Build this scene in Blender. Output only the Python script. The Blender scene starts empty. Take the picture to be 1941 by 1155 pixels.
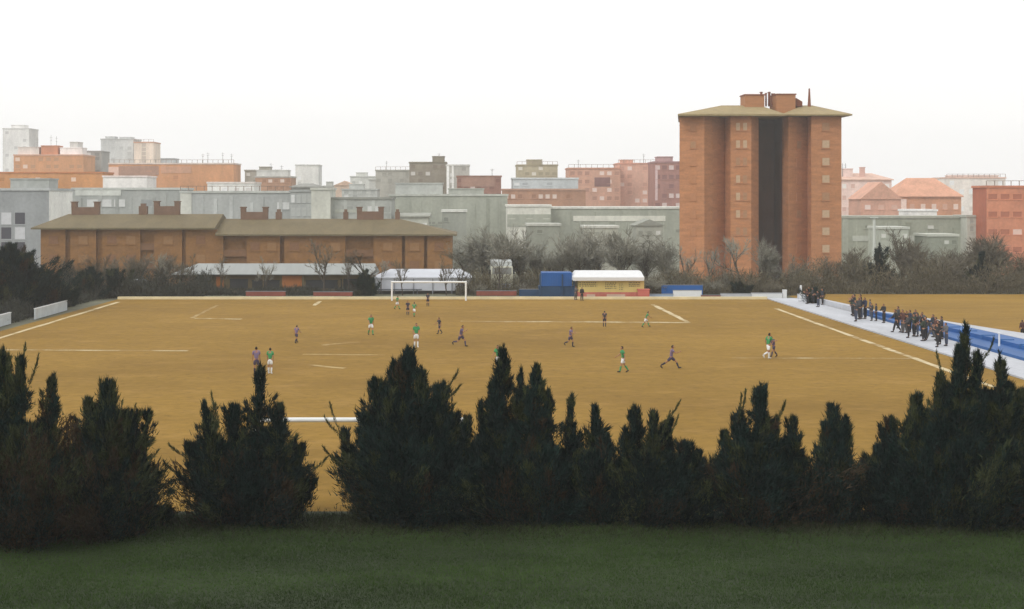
import bpy, bmesh, math, random
import numpy as np
from mathutils import Vector, Matrix

R = math.radians
scene = bpy.context.scene
COL = scene.collection

# ------------------------------------------------------------------ camera
F, CX, CY, EYE = 2743.0, 882.0, 374.0, 10.26      # focal length and vanishing point in photograph pixels, eye height in metres
cam = bpy.data.cameras.new('camera')
cam.sensor_width = 36.0
cam.lens = F / 1941 * 36
cam.shift_x = (970.5 - CX) / 1941
cam.shift_y = (CY - 577.5) / 1941
cam.clip_start, cam.clip_end = 0.5, 4000
cam_ob = bpy.data.objects.new('camera', cam)
cam_ob.location = (0, 0, EYE)
cam_ob.rotation_euler = (R(90), 0, 0)
COL.objects.link(cam_ob)
scene.camera = cam_ob

# ------------------------------------------------------------------ sky, sun, exposure
world = bpy.data.worlds.new('World')
scene.world = world
world.use_nodes = True
nt = world.node_tree
nt.nodes.clear()
sky = nt.nodes.new('ShaderNodeTexSky')
sky.sky_type = 'NISHITA'
sky.sun_disc = False
sky.sun_elevation = R(42)
sky.sun_rotation = R(225)
sky.air_density, sky.dust_density, sky.ozone_density = 1.0, 6.0, 1.0
hsv = nt.nodes.new('ShaderNodeHueSaturation')
hsv.inputs['Saturation'].default_value = 0.06
mixc = nt.nodes.new('ShaderNodeMix')
mixc.data_type = 'RGBA'
mixc.inputs['Factor'].default_value = 0.65
mixc.inputs['B'].default_value = (14.2, 14.1, 13.85, 1)          # even cloud deck over the clear-sky model
bgn = nt.nodes.new('ShaderNodeBackground')
bgn.inputs['Strength'].default_value = 0.111
outw = nt.nodes.new('ShaderNodeOutputWorld')
nt.links.new(sky.outputs[0], hsv.inputs['Color'])
nt.links.new(hsv.outputs[0], mixc.inputs['A'])
# faint unevenness of the cloud deck
wtc = nt.nodes.new('ShaderNodeTexCoord')
wmp = nt.nodes.new('ShaderNodeMapping'); wmp.inputs['Scale'].default_value = (1.0, 1.0, 5.0)
wno = nt.nodes.new('ShaderNodeTexNoise'); wno.inputs['Scale'].default_value = 1.6; wno.inputs['Detail'].default_value = 5
wmr = nt.nodes.new('ShaderNodeMapRange'); wmr.inputs['From Min'].default_value = 0.3; wmr.inputs['From Max'].default_value = 0.7; wmr.inputs['To Min'].default_value = 0.955; wmr.inputs['To Max'].default_value = 1.02
wsc = nt.nodes.new('ShaderNodeVectorMath'); wsc.operation = 'SCALE'
nt.links.new(wtc.outputs['Generated'], wmp.inputs['Vector']); nt.links.new(wmp.outputs[0], wno.inputs['Vector']); nt.links.new(wno.outputs['Fac'], wmr.inputs['Value'])
nt.links.new(mixc.outputs['Result'], wsc.inputs[0]); nt.links.new(wmr.outputs[0], wsc.inputs['Scale'])
nt.links.new(wsc.outputs[0], bgn.inputs['Color'])
nt.links.new(bgn.outputs[0], outw.inputs['Surface'])

sun = bpy.data.lights.new('sun', 'SUN')
sun.energy = 0.65
sun.angle = R(14)
sun.color = (1.0, 0.95, 0.87)
sun_ob = bpy.data.objects.new('sun', sun)
az, el = R(225), R(42)
sd = Vector((math.sin(az) * math.cos(el), math.cos(az) * math.cos(el), math.sin(el)))
sun_ob.rotation_euler = (-sd).to_track_quat('-Z', 'Y').to_euler()
sun_ob.location = (-40, -40, 60)
COL.objects.link(sun_ob)

vs = scene.view_settings
scene.display_settings.display_device = 'sRGB'
vs.view_transform = 'Standard'
vs.look = 'None'
vs.exposure = 0.0
vs.gamma = 1.0
scene.cycles.volume_bounces = 1
scene.cycles.max_bounces = 6

SIG = 0.00040          # haze density, also used to work out the base colour of far walls
HZ = 0.87

# ------------------------------------------------------------------ helpers
def wx(px, Y): return (px - CX) * Y / F
def wz(py, Y): return EYE - (py - CY) * Y / F
def gY(py, z=0.0): return F * (EYE - z) / (py - CY)

BANK = [(-60, 8.6), (2, 8.6), (33, 0.0), (165, 0.0), (205, -5.4), (400, -5.4), (800, 9.3)]
def tz(Y):
    for (a, za), (b, zb) in zip(BANK, BANK[1:]):
        if Y <= b:
            return za + (zb - za) * (Y - a) / (b - a)
    return BANK[-1][1]

def s2l(c):
    c = c / 255.0
    return c / 12.92 if c <= 0.04045 else ((c + 0.055) / 1.055) ** 2.4

def lin(rgb, k=1.0):
    return tuple(min(0.85, max(0.006, s2l(c) * k)) for c in rgb)

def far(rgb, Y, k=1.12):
    """base colour of a surface whose colour reads as rgb through the haze from Y metres; far ones take some painted haze too"""
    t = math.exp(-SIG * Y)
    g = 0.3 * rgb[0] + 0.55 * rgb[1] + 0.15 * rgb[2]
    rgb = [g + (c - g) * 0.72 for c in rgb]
    if Y > 275: rgb = [c + (246 - c) * min(.24, (Y - 275) / 900) for c in rgb]  # extra haze painted into the colour, whiter with distance
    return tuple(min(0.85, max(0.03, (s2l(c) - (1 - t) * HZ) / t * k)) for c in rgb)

MATS = {}
def mat(name, rgb, rough=0.8, var=0.18, scale=0.6, stretch=(1, 1, 1), bump=0.0, island=0.0, spec=0.3, metal=0.0, fine=0.0, fscale=12.0, objvar=0.0):
    if name in MATS: return MATS[name]
    m = bpy.data.materials.new(name)
    m.use_nodes = True
    t = m.node_tree
    b = t.nodes['Principled BSDF']
    b.inputs['Roughness'].default_value = rough
    b.inputs['Specular IOR Level'].default_value = spec
    b.inputs['Metallic'].default_value = metal
    tc = t.nodes.new('ShaderNodeTexCoord')
    mp = t.nodes.new('ShaderNodeMapping')
    mp.inputs['Scale'].default_value = stretch
    t.links.new(tc.outputs['Object'], mp.inputs['Vector'])
    n = t.nodes.new('ShaderNodeTexNoise')
    n.inputs['Scale'].default_value = scale
    n.inputs['Detail'].default_value = 7
    n.inputs['Roughness'].default_value = 0.62
    t.links.new(mp.outputs[0], n.inputs['Vector'])
    rmp = t.nodes.new('ShaderNodeMapRange')
    rmp.inputs['From Min'].default_value = 0.3
    rmp.inputs['From Max'].default_value = 0.7
    rmp.inputs['To Min'].default_value = 1 - var
    rmp.inputs['To Max'].default_value = 1 + var
    t.links.new(n.outputs['Fac'], rmp.inputs['Value'])
    val = rmp.outputs[0]
    def mul(a, bsock):
        x = t.nodes.new('ShaderNodeMath'); x.operation = 'MULTIPLY'
        t.links.new(a, x.inputs[0]); t.links.new(bsock, x.inputs[1])
        return x.outputs[0]
    if fine:
        n2 = t.nodes.new('ShaderNodeTexNoise')
        n2.inputs['Scale'].default_value = fscale
        n2.inputs['Detail'].default_value = 4
        t.links.new(tc.outputs['Object'], n2.inputs['Vector'])
        r2 = t.nodes.new('ShaderNodeMapRange')
        r2.inputs['From Min'].default_value = 0.3; r2.inputs['From Max'].default_value = 0.7
        r2.inputs['To Min'].default_value = 1 - fine; r2.inputs['To Max'].default_value = 1 + fine
        t.links.new(n2.outputs['Fac'], r2.inputs['Value'])
        val = mul(val, r2.outputs[0])
    if objvar:
        oi = t.nodes.new('ShaderNodeObjectInfo')
        r4 = t.nodes.new('ShaderNodeMapRange')
        r4.inputs['To Min'].default_value = 1 - objvar; r4.inputs['To Max'].default_value = 1 + objvar
        t.links.new(oi.outputs['Random'], r4.inputs['Value'])
        val = mul(val, r4.outputs[0])
    if island:
        g = t.nodes.new('ShaderNodeNewGeometry')
        r3 = t.nodes.new('ShaderNodeMapRange')
        r3.inputs['To Min'].default_value = 1 - island; r3.inputs['To Max'].default_value = 1 + island
        t.links.new(g.outputs['Random Per Island'], r3.inputs['Value'])
        val = mul(val, r3.outputs[0])
    mx = t.nodes.new('ShaderNodeVectorMath'); mx.operation = 'SCALE'
    mx.inputs[0].default_value = rgb[:3]
    t.links.new(val, mx.inputs['Scale'])
    t.links.new(mx.outputs[0], b.inputs['Base Color'])
    if bump:
        bp = t.nodes.new('ShaderNodeBump')
        bp.inputs['Strength'].default_value = bump
        bp.inputs['Distance'].default_value = 0.05
        t.links.new(n.outputs['Fac'], bp.inputs['Height'])
        t.links.new(bp.outputs[0], b.inputs['Normal'])
    MATS[name] = m
    return m

ORG = {}          # world place of each thing's empty, so that parts can be given in world metres

def thing(name, label, cat, loc=(0, 0, 0), group=None):
    o = bpy.data.objects.new(name, None)
    COL.objects.link(o)
    o.location = loc
    o.empty_display_size = 0.3
    o['label'] = label
    o['category'] = cat
    if group: o['group'] = group
    ORG[o] = Vector(loc)
    return o

class MB:
    def __init__(self): self.v = []; self.f = []; self.m = []
    def add(self, vs_, fs, mi=0):
        n = len(self.v)
        self.v += [tuple(p) for p in vs_]
        self.f += [tuple(i + n for i in q) for q in fs]
        self.m += [mi] * len(fs)
        return self
    def box(self, x0, x1, y0, y1, z0, z1, mi=0):
        return self.add([(x0, y0, z0), (x1, y0, z0), (x1, y1, z0), (x0, y1, z0), (x0, y0, z1), (x1, y0, z1), (x1, y1, z1), (x0, y1, z1)],
                        [(0, 3, 2, 1), (4, 5, 6, 7), (0, 1, 5, 4), (1, 2, 6, 5), (2, 3, 7, 6), (3, 0, 4, 7)], mi)
    def prism(self, pts, z0, z1, mi=0):
        n = len(pts)
        return self.add([(x, y, z0) for x, y in pts] + [(x, y, z1) for x, y in pts],
                        [tuple(range(n - 1, -1, -1)), tuple(range(n, 2 * n))] + [(i, (i + 1) % n, n + (i + 1) % n, n + i) for i in range(n)], mi)
    def tube(self, p, q, r0, r1=None, n=8, mi=0):
        r1 = r0 if r1 is None else r1
        p, q = Vector(p), Vector(q)
        d = (q - p).normalized()
        a = d.orthogonal().normalized(); b = d.cross(a)
        vv = []
        for c, r in ((p, r0), (q, r1)):
            for i in range(n):
                t = 2 * math.pi * i / n
                vv.append(c + (a * math.cos(t) + b * math.sin(t)) * r)
        return self.add(vv, [tuple(range(n - 1, -1, -1)), tuple(range(n, 2 * n))] + [(i, (i + 1) % n, n + (i + 1) % n, n + i) for i in range(n)], mi)
    def hip(self, x0, x1, y0, y1, ze, zr, rx0, rx1, th=0.3, ry=None, mi=0, xb=None):
        ry = (y0 + y1) / 2 if ry is None else ry
        xb = x0 if xb is None else xb
        v = [(x0, y0, ze), (x1, y0, ze), (x1, y1, ze), (xb, y1, ze), (x0, y0, ze + th), (x1, y0, ze + th), (x1, y1, ze + th), (xb, y1, ze + th), (rx0, ry, zr), (rx1, ry, zr)]
        f = [(0, 3, 2, 1), (0, 1, 5, 4), (1, 2, 6, 5), (2, 3, 7, 6), (3, 0, 4, 7), (4, 5, 9, 8), (6, 7, 8, 9), (5, 6, 9), (7, 4, 8)]
        return self.add(v, f, mi)
    def build(self, name, mats, parent=None, rel=True, smooth=False):
        me = bpy.data.meshes.new(name)
        o0 = Vector((0, 0, 0))
        if parent is not None and rel: o0 = ORG.get(parent, Vector((0, 0, 0)))
        me.from_pydata([(x - o0.x, y - o0.y, z - o0.z) for x, y, z in self.v], [], self.f)
        if not isinstance(mats, (list, tuple)): mats = [mats]
        for m in mats: me.materials.append(m)
        if len(mats) > 1: me.polygons.foreach_set('material_index', self.m)
        if smooth: me.polygons.foreach_set('use_smooth', [True] * len(me.polygons))
        me.update()
        o = bpy.data.objects.new(name, me)
        COL.objects.link(o)
        if parent is not None:
            o.parent = parent
            ORG[o] = o0
        return o

def tag(o, label=None, cat=None, group=None, kind=None):
    if label: o['label'] = label
    if cat: o['category'] = cat
    if group: o['group'] = group
    if kind: o['kind'] = kind
    return o

def copy_tree(o, parent=None):
    c = o.copy(); COL.objects.link(c)
    if parent is not None: c.parent = parent
    for ch in list(o.children): copy_tree(ch, c)
    return c

def tri_mesh(name, P, material, parent=None):
    """P: (n, 3, 3) array of loose triangles"""
    P = np.asarray(P, dtype=np.float32)
    n = len(P)
    me = bpy.data.meshes.new(name)
    me.vertices.add(3 * n); me.loops.add(3 * n); me.polygons.add(n)
    me.vertices.foreach_set('co', P.reshape(-1))
    me.loops.foreach_set('vertex_index', np.arange(3 * n, dtype=np.int32))
    me.polygons.foreach_set('loop_start', np.arange(0, 3 * n, 3, dtype=np.int32))
    me.polygons.foreach_set('loop_total', np.full(n, 3, dtype=np.int32))
    me.materials.append(material)
    me.update(calc_edges=True)
    o = bpy.data.objects.new(name, me)
    COL.objects.link(o)
    if parent is not None: o.parent = parent
    return o

def unit(a): return a / (np.linalg.norm(a, axis=-1, keepdims=True) + 1e-9)

# ------------------------------------------------------------------ setting: terrain, pitch, markings, terrace
M_EARTH = mat('earth', lin((96, 96, 78)), var=0.3, scale=0.15, fine=0.2, fscale=3)
M_LAWN = mat('lawn_soil', lin((60, 76, 40), 0.42), var=0.35, scale=0.35, stretch=(0.35, 1, 1), fine=0.3, fscale=9)
M_DIRT = mat('packed_dirt', lin((166, 131, 62), 0.68), rough=0.95, var=0.15, scale=0.055, stretch=(0.6, 1, 1), fine=0.11, fscale=1.6, bump=0.15, spec=0.1)
M_DIRT2 = mat('field_dirt', lin((172, 136, 64), 0.70), rough=0.95, var=0.16, scale=0.12, stretch=(0.3, 1, 1), fine=0.1, fscale=4, spec=0.1)
def scuff(m, a, b, sc, st, lo, hi, col, amount):
    """blend a second dirt colour in where a stretched noise is high"""
    t = m.node_tree; p = t.nodes['Principled BSDF']
    src = p.inputs['Base Color'].links[0].from_socket
    tc = t.nodes.new('ShaderNodeTexCoord'); mp = t.nodes.new('ShaderNodeMapping'); mp.inputs['Scale'].default_value = st; mp.inputs['Location'].default_value = (a, b, 0)
    n = t.nodes.new('ShaderNodeTexNoise'); n.inputs['Scale'].default_value = sc; n.inputs['Detail'].default_value = 9; n.inputs['Roughness'].default_value = .68
    r = t.nodes.new('ShaderNodeMapRange'); r.inputs['From Min'].default_value = lo; r.inputs['From Max'].default_value = hi; r.inputs['To Max'].default_value = amount
    mx = t.nodes.new('ShaderNodeMix'); mx.data_type = 'RGBA'; mx.inputs['B'].default_value = (*col, 1)
    t.links.new(tc.outputs['Object'], mp.inputs['Vector']); t.links.new(mp.outputs[0], n.inputs['Vector']); t.links.new(n.outputs['Fac'], r.inputs['Value'])
    t.links.new(r.outputs[0], mx.inputs['Factor']); t.links.new(src, mx.inputs['A']); t.links.new(mx.outputs['Result'], p.inputs['Base Color'])
for m_ in (M_DIRT, M_DIRT2):
    scuff(m_, 3, 9, .07, (.7, 1, 1), .48, .66, lin((140, 108, 52), .66), .5)      # damp patches
    scuff(m_, 31, 5, .45, (.6, 1, 1), .52, .68, lin((190, 152, 88), .72), .42)      # dry scuffed dust
    scuff(m_, 11, 57, 2.4, (.8, 1, 1), .56, .70, lin((112, 86, 46), .6), .6)       # footmarks and grit
M_KERB = mat('pale_concrete', lin((226, 212, 172), 0.88), var=0.12, scale=0.8)
M_PAVE = mat('white_concrete', lin((200, 203, 210), 0.8), var=0.13, scale=0.45, stretch=(1, 0.3, 1), fine=0.06, fscale=3)
M_WHITE = mat('white_paint', lin((228, 230, 232), 0.9), var=0.05, scale=2, rough=0.5)

xs = [-420, -200, -120, -80, -50, -30, -10, 10, 30, 50, 80, 120, 200, 420]
ys = [-60, -30, 2, 12, 22, 33, 60, 100, 165, 185, 205, 300, 400, 500, 600, 700, 800]
mb = MB()
for y in ys:
    for x in xs: mb.v.append((x, y, tz(y)))
nx = len(xs)
for j in range(len(ys) - 1):
    for i in range(nx - 1):
        mb.f.append((j * nx + i, j * nx + i + 1, (j + 1) * nx + i + 1, (j + 1) * nx + i)); mb.m.append(0)
tag(mb.build('ground', M_EARTH), kind='structure')

mb = MB()
ly = [-40, 2, 12, 22, 33, 40, 47.2]
lx = [-60, -40, -20, 0, 20, 40, 60]
for y in ly:
    for x in lx: mb.v.append((x, y, tz(y) + 0.012))
for j in range(len(ly) - 1):
    for i in range(len(lx) - 1):
        n = len(lx)
        mb.f.append((j * n + i, j * n + i + 1, (j + 1) * n + i + 1, (j + 1) * n + i)); mb.m.append(0)
tag(mb.build('lawn', M_LAWN), kind='structure')

def sheet(name, pts, z, m, kind='structure'):
    mb = MB()
    mb.add([(x, y, z) for x, y in pts], [tuple(range(len(pts)))])
    return tag(mb.build(name, m), kind=kind)

sheet('dirt_pitch', [(-36.6, 47.2), (31.9, 47.2), (31.0, 100), (30.4, 145.2), (-34.9, 145.2), (-35.6, 110)], 0.008, M_DIRT)
sheet('dirt_field', [(35.6, 40), (75, 40), (75, 152.5), (36.5, 153.0), (33.5, 150.0)], 0.008, M_DIRT2)

# chalk lines: worn, so the dirt shows through in patches
def chalk(name, rgb, wear):
    m = mat(name, lin(rgb, 0.85), var=0.1, scale=1.0)
    t = m.node_tree
    b = t.nodes['Principled BSDF']
    src = b.inputs['Base Color'].links[0].from_socket
    tc = t.nodes.new('ShaderNodeTexCoord')
    n = t.nodes.new('ShaderNodeTexNoise'); n.inputs['Scale'].default_value = 0.33; n.inputs['Detail'].default_value = 8; n.inputs['Roughness'].default_value = 0.7
    t.links.new(tc.outputs['Object'], n.inputs['Vector'])
    r = t.nodes.new('ShaderNodeMapRange'); r.inputs['From Min'].default_value = wear - 0.07; r.inputs['From Max'].default_value = wear + 0.07
    t.links.new(n.outputs['Fac'], r.inputs['Value'])
    mx = t.nodes.new('ShaderNodeMix'); mx.data_type = 'RGBA'
    mx.inputs['A'].default_value = (*lin((166, 131, 62), 0.68), 1)
    t.links.new(r.outputs[0], mx.inputs['Factor'])
    t.links.new(src, mx.inputs['B'])
    t.links.new(mx.outputs['Result'], b.inputs['Base Color'])
    return m
M_CH1 = chalk('chalk_touchline', (212, 196, 158), 0.44)
M_CH2 = chalk('chalk_worn', (206, 194, 160), 0.52)
M_CH3 = chalk('chalk_faint', (186, 162, 112), 0.51)

def line(p, q, w, m, z=0.013, n=14):
    p, q = np.array(p, float), np.array(q, float)
    d = (q - p) / np.linalg.norm(q - p); nrm = np.array((-d[1], d[0])) * w / 2
    rng = np.random.default_rng(int(abs(p[0] * 7 + q[1] * 3)))
    mb = MB()
    for i in range(n + 1):
        c = p + (q - p) * i / n + nrm * rng.uniform(-0.2, 0.2)
        k = rng.uniform(0.75, 1.15)
        a, b = c - nrm * k, c + nrm * k
        mb.v += [(a[0], a[1], z), (b[0], b[1], z)]
        if i: mb.f.append((2 * i - 2, 2 * i, 2 * i + 1, 2 * i - 1)); mb.m.append(0)
    return tag(mb.build('pitch_marking', m), kind='structure')
PX0, PX1, GY = -33.9, 28.55, 143.3
line((PX0, 51), (PX0, 141.5), 0.42, M_CH1, n=30)
line((PX1, 51), (PX1, 133), 0.42, M_CH1, n=30)
line((PX0, 97.3), (-18.5, 96.5), 0.62, M_CH2)
line((17.0, 92.3), (PX1 - 0.25, 92.0), 0.55, M_CH2)
line((-10.6, 94.4), (-5.2, 94.0), 0.45, M_CH3)
line((-22.9, 122.4), (-18.8, 121.6), 0.6, M_CH2)
line((-0.4, 119.6), (18.4, 118.2), 0.85, M_CH2)
line((-23.2, 122.8), (-23.5, 137), 0.36, M_CH3)
line((18.25, 118.7), (17.9, 138), 0.45, M_CH1)
line((-14.3, 137.0), (-14.3, 142.4), 0.4, M_CH1)
def arc(a0, a1, m):
    mb = MB(); n = 10
    for i in range(n + 1):
        a = R(a0 + (a1 - a0) * i / n)
        for rr in (8.9, 9.35):
            mb.v.append((-2.67 + rr * math.cos(a), 94.6 + rr * math.sin(a), 0.0135))
        if i: mb.f.append((2 * i - 2, 2 * i - 1, 2 * i + 1, 2 * i)); mb.m.append(0)
    tag(mb.build('pitch_marking', m), kind='structure')
arc(122, 142, M_CH3); arc(222, 240, M_CH3)

# pale kerb along the far end and the side of the dirt
mb = MB(); mb.box(-34.9, 30.3, 145.2, 145.55, -0.1, 0.26)
tag(mb.build('kerb', M_KERB), kind='structure')
# terrace along the right side: lower walkway, blue step, upper walkway
mb = MB()
front = [(30.35, 145.6), (30.5, 136), (31.1, 100), (31.9, 47)]
back = [(33.4, 145.6), (34.35, 124), (34.5, 110), (35.0, 47)]
mb.add([(x, y, 0.10) for x, y in front] + [(x, y, 0.10) for x, y in back] + [(x, y, -0.1) for x, y in front],
       [(0, 4, 5, 1), (1, 5, 6, 2), (2, 6, 7, 3), (0, 1, 9, 8), (1, 2, 10, 9), (2, 3, 11, 10)])
tag(mb.build('lower_walkway', M_PAVE), kind='structure')
up0 = [(33.4, 145.6), (34.45, 125.6), (37.35, 112), (38.2, 100), (39.3, 80), (40.0, 47)]
up1 = [(33.6, 145.6), (35.2, 125.0), (37.9, 112.5), (40.4, 101), (43.5, 80), (46, 47)]
mb = MB(); n = len(up0)
mb.add([(x, y, 0.55) for x, y in up0] + [(x, y, 0.55) for x, y in up1] + [(x, y, -0.1) for x, y in up1] + [(x - .001, y, -0.1) for x, y in up0],
       [(i, n + i, n + i + 1, i + 1) for i in range(n - 1)] + [(3 * n + i, i, i + 1, 3 * n + i + 1) for i in range(n - 1)] + [(n + i, 2 * n + i, 2 * n + i + 1, n + i + 1) for i in range(n - 1)])
tag(mb.build('upper_walkway', M_PAVE), kind='structure')
M_BLUE = mat('blue_paint', lin((40, 102, 172), 0.72), var=0.16, scale=0.7, stretch=(1, 0.25, 1), rough=0.55)
t = thing('stand_seating', 'long blue painted bench step of the small stand beside the white walkway', 'stand seating', (36, 100, 0))
lo0 = [(34.42, 124.9), (34.52, 110), (34.7, 90), (35.02, 47)]
hi0 = [(34.5, 125.4), (37.3, 112), (38.75, 90), (39.98, 47)]
mb = MB()
N = 24
for i in range(N + 1):
    y = 125.2 + (47 - 125.2) * i / N
    xa = np.interp(-y, [-p[1] for p in lo0], [p[0] for p in lo0]); xb = np.interp(-y, [-p[1] for p in hi0], [p[0] for p in hi0])
    xm = (xa + xb) / 2
    mb.v += [(xa, y, 0.0), (xa, y, 0.28), (xm, y, 0.281), (xm, y, 0.548), (xb, y, 0.552)]
    if i:
        a, b = 5 * (i - 1), 5 * i
        for k in range(4): mb.f.append((a + k, a + k + 1, b + k + 1, b + k)); mb.m.append(0)
mb.build('bench_step', M_BLUE, t)
for i in range(10):
    mb = MB()
    y = 108 - i * 3.2
    xm = (np.interp(-y, [-p[1] for p in lo0], [p[0] for p in lo0]) + np.interp(-y, [-p[1] for p in hi0], [p[0] for p in hi0])) / 2
    mb.box(xm - 0.06, xm + 0.9, y - 0.06, y + 0.06, 0.27, 0.60)
    mb.build('seat_divider', mat('blue_divider', lin((60, 122, 186), .6), var=0.1), t)
# ------------------------------------------------------------------ buildings
M_FRAME = mat('window_frame', lin((196, 190, 180), 0.8), var=0.05)
M_BLIND = mat('pale_blind', lin((206, 176, 144), 0.8), var=0.15, scale=2)
M_BLIND2 = mat('tan_blind', lin((182, 138, 102), 0.8), var=0.15, scale=2)
M_BLIND3 = mat('brick_blind', lin((140, 100, 68), 0.8), var=0.15, scale=2)
M_GLASS = mat('dark_glass', lin((92, 92, 96), 0.7), rough=0.25, var=0.1, spec=0.5)

PROTO = {}
def win_mesh(w, h, mf, mp):
    key = (round(w, 2), round(h, 2), mf.name, mp.name)
    if key not in PROTO:
        f, t_ = MB(), 0.07
        f.box(-w / 2, w / 2, -0.05, 0.04, 0, t_); f.box(-w / 2, w / 2, -0.05, 0.04, h - t_, h)
        f.box(-w / 2, -w / 2 + t_, -0.047, 0.04, t_, h - t_); f.box(w / 2 - t_, w / 2, -0.047, 0.04, t_, h - t_)
        f.box(-w / 2 - 0.1, w / 2 + 0.1, -0.13, 0.04, -0.08, 0)
        p = MB(); p.box(-w / 2 + t_, w / 2 - t_, -0.025, 0.035, t_, h - t_)
        def me(b, n, m):
            d = bpy.data.meshes.new(n); d.from_pydata(b.v, [], b.f); d.materials.append(m); d.update(); return d
        PROTO[key] = (me(f, 'window', mf), me(p, 'pane', mp))
    return PROTO[key]

def window(parent, x, y, z, w, h, mf, mp, rz=0.0, pane=True):
    fm, pm = win_mesh(w, h, mf, mp)
    o = bpy.data.objects.new('window', fm); COL.objects.link(o)
    o.parent = parent
    g = ORG[parent]
    o.location = (x - g.x, y - g.y, z - g.z); o.rotation_euler.z = rz
    q = bpy.data.objects.new('pane', pm); COL.objects.link(q); q.parent = o
    return o

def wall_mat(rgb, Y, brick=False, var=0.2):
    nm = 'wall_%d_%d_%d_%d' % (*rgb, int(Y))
    return mat(nm, far(rgb, Y), var=var, scale=0.16, stretch=(1.5, 1, .55) if not brick else (0.6, 0.6, 3.0), fine=0.08, fscale=1.6)

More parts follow.
